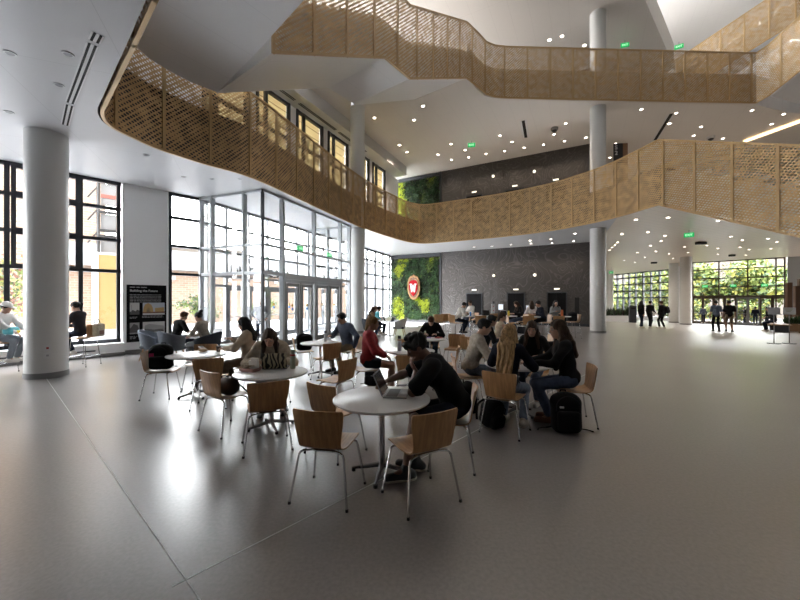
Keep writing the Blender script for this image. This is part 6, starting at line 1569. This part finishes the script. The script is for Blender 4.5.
person('reader in black with brown hair bowed over the small round table', .86, 9.50, 190, hip=.615, lean=20, lean2=30, head=(0, 52), lh=(-.14, .44, .825), rh=(.16, .42, .825), top='black_cloth', bottom='denim_dark', shoe='shoe_white', hair=('tied', 'hair_auburn'), skin='skin_light', fem=True, vox=.013, bulk=1.1, lf=(-.10, .20), rf=(.10, .22))
person('dark-haired student mostly hidden behind the man in the cream sweater', 1.84, 7.92, 85, lean=14, head=(0, 15), top='black_cloth', hair=('short', 'hair_black'), vox=.016, lf=(-.10, .22), rf=(.10, .24))
person('woman in pale sleeveless top with dark ponytail, in profile by a tall drink', 2.60, 9.43, 82, lean=8, head=(0, 5), lh=(-.12, .35, .84), rh=(.12, .33, .98), top='cream_cloth', sleeve='none', bottom='denim_dark', hair=('tied', 'hair_brown'), skin='skin_light', fem=True, vox=.014)
# ---- left window
person('person in black with dark hair sitting back-on in the speckled lounge chair', -6.24, 9.88, 30, hip=.615, lean=14, head=(0, 25), top='black_cloth', bottom='denim_dark', hair=('short', 'hair_auburn'), vox=.014, lf=(-.12, .42), rf=(.12, .42), sleeve='short')
person('woman in beige cardigan with a hair bun by the left window', -5.22, 9.56, -82, hip=.615, lean=14, head=(0, 20), lh=(-.10, .42, .74), rh=(.12, .42, .74), top='knit_beige', bottom='grey_cloth', shoe='shoe_white', hair=('bun', 'hair_black'), skin='skin_light', fem=True, vox=.014, lf=(-.12, .30), rf=(.12, .32))
person('woman in dark hoodie with black ponytail on a high stool behind the nearest column', -8.28, 9.21, -95, hip=.875, lean=6, head=(0, 15), lh=(-.14, .36, 1.02), rh=(.14, .36, 1.02), top='dark_grey_cloth', bottom='denim_dark', shoe='shoe_white', hair=('ponytail', 'hair_black'), skin='skin_light', fem=True, vox=.013, lf=(-.10, .25), rf=(.10, .26), lfz=.275, rfz=.275)
person('person in white shirt and cap with a teal bag, cut by the left edge', -9.22, 8.18, 84, hip=.875, lean=8, head=(0, 18), lh=(-.10, .48, .98), rh=(.12, .44, .96), top='white_cloth', bottom='grey_trousers', shoe='shoe_white', hair=('cap', 'hair_black'), skin='skin', vox=.014, lf=(-.10, .27), rf=(.10, .30), lfz=.275, rfz=.275)
r = thing('sling_bag', 'teal patterned bag held on the lap of the person at the left edge', 'bag', (-8.90, 8.14, .92), 84)
s_ = SDF(.013); s_.rbox((0, 0, .08), (.13, .09, .08), .05, k=.03); s_.ell((.05, .07, .06), (.10, .06, .06), k=.03); s_.build('body', 'teal_cloth', r); m_ = MB(); m_.ball((-.02, .12, .05), (.07, .03, .04), 10); m_.build('pouch', 'yellow_plastic', r, smooth='all')
# ---- far window group
person('brown-haired person in dark jacket nearest the far window', -1.44, 16.45, 78, hip=.635, lean=16, head=(0, 15), top='leather_tan', bottom='jeans', hair=('long', 'hair_auburn'), fem=True, vox=.020)
person('second brown-haired person beside the far window, farther in', -1.38, 18.0, 78, hip=.615, lean=10, head=(0, 10), top='cup_dark', bottom='jeans', hair=('long', 'hair_brown'), fem=True, vox=.022)
person('person in teal top with black hair among the far window group', -1.16, 17.2, 78, hip=.615, lean=10, head=(0, 10), lh=(-.14, .22, .80), rh=(.14, .22, .80), lf=(-.10, .36), rf=(.10, .36), top='teal_cloth', bottom='denim_dark', hair=('short', 'hair_black'), vox=.020)
# ---- high tables before the lifts
hi = dict(hip=.885, lfz=.275, rfz=.275, lf=(-.10, .24), rf=(.10, .25), lh=(-.14, .36, 1.09), rh=(.14, .36, 1.09), vox=.018)
person('person in white shirt and black trousers leaning over the first tall table', 2.45, 15.3, 75, **{**hi, 'lean': 24, 'head': (0, 25), 'top': 'white_cloth', 'bottom': 'denim_dark', 'shoe': 'black_plastic', 'hair': ('short', 'hair_black'), 'vox': .016})
person('person in white top with brown hair before the first lift door', 3.52, 17.45, -120, **{**hi, 'lean': 6, 'head': (0, 5), 'top': 'white_cloth', 'hair': ('tied', 'hair_brown'), 'skin': 'skin_light', 'fem': True})
person('woman with long dark hair and black top before the middle lift', 5.42, 16.0, -100, **{**hi, 'lean': 12, 'head': (0, 25), 'top': 'black_cloth', 'bottom': 'jeans', 'hair': ('long', 'hair_brown'), 'skin': 'skin_light', 'fem': True})
person('person in white sweater with dark hair seen from behind near the middle lift', 6.22, 16.75, 12, **{**hi, 'lean': 10, 'top': 'white_cloth', 'hair': ('long', 'hair_brown'), 'fem': True, 'hairlen': .2})
person('man in navy with curly black hair, side on before the right lift', 6.15, 15.3, -92, **{**hi, 'lean': 14, 'head': (0, 12), 'top': 'navy_cloth', 'bottom': 'black_cloth', 'hair': ('curly', 'hair_black'), 'vox': .016})
person('woman in grey cardigan facing us in front of the right lift door', 7.03, 16.12, 184, **{**hi, 'lean': 5, 'lh': (-.10, .32, 1.10), 'rh': (.08, .28, 1.18), 'top': 'grey_cloth', 'bottom': 'denim_dark', 'hair': ('long', 'hair_black'), 'skin': 'skin_light', 'fem': True, 'hairlen': .18, 'vox': .016})
# ---- far hall
def walker(label, x, y, az, stride=.18, **k):
    d = dict(hip=.94, lean=2, lh=(-.24, .10, .86), rh=(.24, -.06, .86), lp=(-.5, -.6, .9), rp=(.5, -.6, .9), lf=(-.09, stride), rf=(.09, -stride), lkp=(-.1, 1.2, .6), rkp=(.1, 1.2, .6), vox=.020, z=ramp(x, y), tuck=False); d.update(k)
    return person(label, x, y, az, **d)
walker('walking person with long dark hair and dark clothes, left of the far trio', 15.33, 22.6, 75, top='black_cloth', bottom='denim_dark', hair=('long', 'hair_black'), fem=True, vox=.018)
walker('middle walker of the far trio, in dark shirt', 15.95, 22.7, 70, .10, top='black_cloth', bottom='dark_grey_cloth', hair=('short', 'hair_black'), s=1.0, rh=(.20, .22, 1.0), vox=.018)
w3, _ = walker('right-hand walker of the far trio, carrying a backpack', 16.64, 22.58, -25, .10, top='black_cloth', bottom='black_cloth', hair=('short', 'hair_brown'), s=1.02, vox=.018)
backpack(16.75, 22.33, .96 + ramp(16.4, 22.4), 155, 'dark backpack worn by the right-hand walker of the far trio', .44, .32, .20, floor_straps=False, straps=False)
walker('far walker in blue-grey shirt and black trousers, left of the pair', 18.05, 20.3, 25, .16, top='blue_grey_cloth', sleeve='short', bottom='black_cloth', hair=('short', 'hair_black'), s=1.02, vox=.018, shoe='black_plastic')
walker('far walker in black t-shirt and khaki shorts, right of the pair', 18.80, 20.3, 30, .20, top='black_cloth', sleeve='short', bottom='khaki_cloth', legs='short', hair=('short', 'hair_black'), s=1.05, vox=.018, shoe='black_plastic')
for lab, u, Y, az, top, kw in (('distant person in blue by the leftmost far door', 703.3, 34.0, 30, 'blue_grey_cloth', {}), ('distant person in black pointing, at the middle far doors', 745, 32.6, -60, 'black_cloth', dict(rh=(.35, .45, 1.25))), ('distant dark figure right of the middle far doors', 755.5, 31.8, 40, 'navy_cloth', {}), ('distant figure with grey hood by the right far door', 767.5, 31.0, -40, 'dark_grey_cloth', {})):
    x = (u - 400) / F * Y; walker(lab, x, Y, az, .10, top=top, bottom='denim_dark', hair=('short', 'hair_black'), s=.94, vox=.024, **kw)
zb = ramp(23, 21.6)
person('seated person in dark clothes on the far bench, left of two', 22.50, 21.42, -50, hip=.665, lean=14, z=zb, top='dark_grey_cloth', bottom='denim_dark', hair=('short', 'hair_black'), vox=.020)
person('seated person with bare arms on the far bench, right of two', 23.09, 21.93, -50, hip=.665, lean=10, z=zb, top='black_cloth', sleeve='short', bottom='black_cloth', hair=('tied', 'hair_brown'), fem=True, vox=.020)
# ---- a figure in the glass lobby
person('person in grey seen through the lobby glass by the outer door', -5.55, 14.1, 150, hip=.94, lean=2, lh=(-.2, .2, 1.0), rh=(.2, .2, 1.0), lf=(-.09, .03), rf=(.09, -.03), lkp=(-.1, 1.2, .6), rkp=(.1, 1.2, .6), top='grey_cloth', bottom='denim_dark', hair=('short', 'hair_black'), vox=.018, tuck=False)
# phone in the hand of the woman in beige
slab_thing('smartphone', 'phone held up by the woman in the beige jacket', 'phone', -3.20, 6.72, .985, -97, .075, .012, .15, 'lavender_steel')
# ================================================================== CAMERA, SKY, LAMPS
cam_d = bpy.data.cameras.new('camera'); cam = bpy.data.objects.new('camera', cam_d); COL.objects.link(cam)
cam.location = (0, 0, EYE); cam.rotation_euler = (pi / 2, 0, 0)
cam_d.sensor_width = 36; cam_d.lens = 16.0; cam_d.clip_end = 400; cam_d.clip_start = .05
SC.camera = cam
w = bpy.data.worlds.new('sky'); SC.world = w; w.use_nodes = True
n, l = w.node_tree.nodes, w.node_tree.links
bg = n['Background']; tc = n.new('ShaderNodeTexCoord'); sp = n.new('ShaderNodeSeparateXYZ'); l.new(tc.outputs['Generated'], sp.inputs[0])
rp = n.new('ShaderNodeValToRGB'); rp.color_ramp.elements[0].color = (.86, .86, .86, 1); rp.color_ramp.elements[1].color = (.80, .84, .90, 1)
rp.color_ramp.elements[0].position = 0.0; rp.color_ramp.elements[1].position = 1.0
l.new(sp.outputs['Z'], rp.inputs['Fac']); l.new(rp.outputs['Color'], bg.inputs['Color']); bg.inputs['Strength'].default_value = 13.0
sd = bpy.data.lights.new('sun', 'SUN'); so = bpy.data.objects.new('sun', sd); COL.objects.link(so)
so.rotation_euler = (radians(38), 0, radians(200)); sd.energy = 1.0; sd.angle = radians(12); sd.color = (1, .95, .88)
def spot(p, target, power, size=70, col=(1, .82, .64), r=.08, blend=.8):
    d = bpy.data.lights.new('spot', 'SPOT'); o = bpy.data.objects.new('spot_lamp', d); COL.objects.link(o)
    d.energy = power; d.spot_size = radians(size); d.spot_blend = blend; d.color = col; d.shadow_soft_size = r
    o.location = p; o.rotation_euler = (Vector(target) - Vector(p)).to_track_quat('-Z', 'Y').to_euler()
for u in (452, 476, 494, 515, 535, 556, 576):
    t = eu(u)
    p = ew(t, 1.3, Z1 - .05); spot(p, ew(t, .0, 2.2), 45, 80)
    p = ew(t, 1.5, Z2 - .05); spot(p, ew(t, 0, 8.4), 45, 80)
for t in (-3.6, -2.2, -.9):
    spot(ew(t, 4.0, Z1 - .05), ew(t, 0, 2.4), 60, 70, (1, .93, .82)); spot(ew(t, 3.0, Z2 - .05), ew(t, 0, 8.6), 16, 80, (1, .93, .82))
for x, y in ((15, 20), (17.5, 25), (21, 22), (23, 27), (20, 31), (25, 34), (27, 28), (25, 40), (19, 36)):
    spot((x, y, Z1 - .06), (x, y, 0), 360, 150, (1, .86, .70), .3, 1.0)
for x, y in ((3, 22), (6.5, 20.5), (9, 20), (14.5, 24.5), (18, 21), (22, 22), (0, 24)):
    spot((x, y, Z2 - .06), (x, y, 0), 250, 120, (1, .86, .72))
SC.view_settings.view_transform = 'Standard'; SC.view_settings.look = 'None'; SC.view_settings.gamma = 1.0; SC.view_settings.use_curve_mapping = False
SC.view_settings.exposure = 1.02
SC.cycles.max_bounces = 10; SC.cycles.diffuse_bounces = 5; SC.cycles.glossy_bounces = 4; SC.cycles.transparent_max_bounces = 24
SC.cycles.use_denoising = True; SC.cycles.sample_clamp_indirect = 14.0; SC.cycles.caustics_reflective = False; SC.cycles.caustics_refractive = False
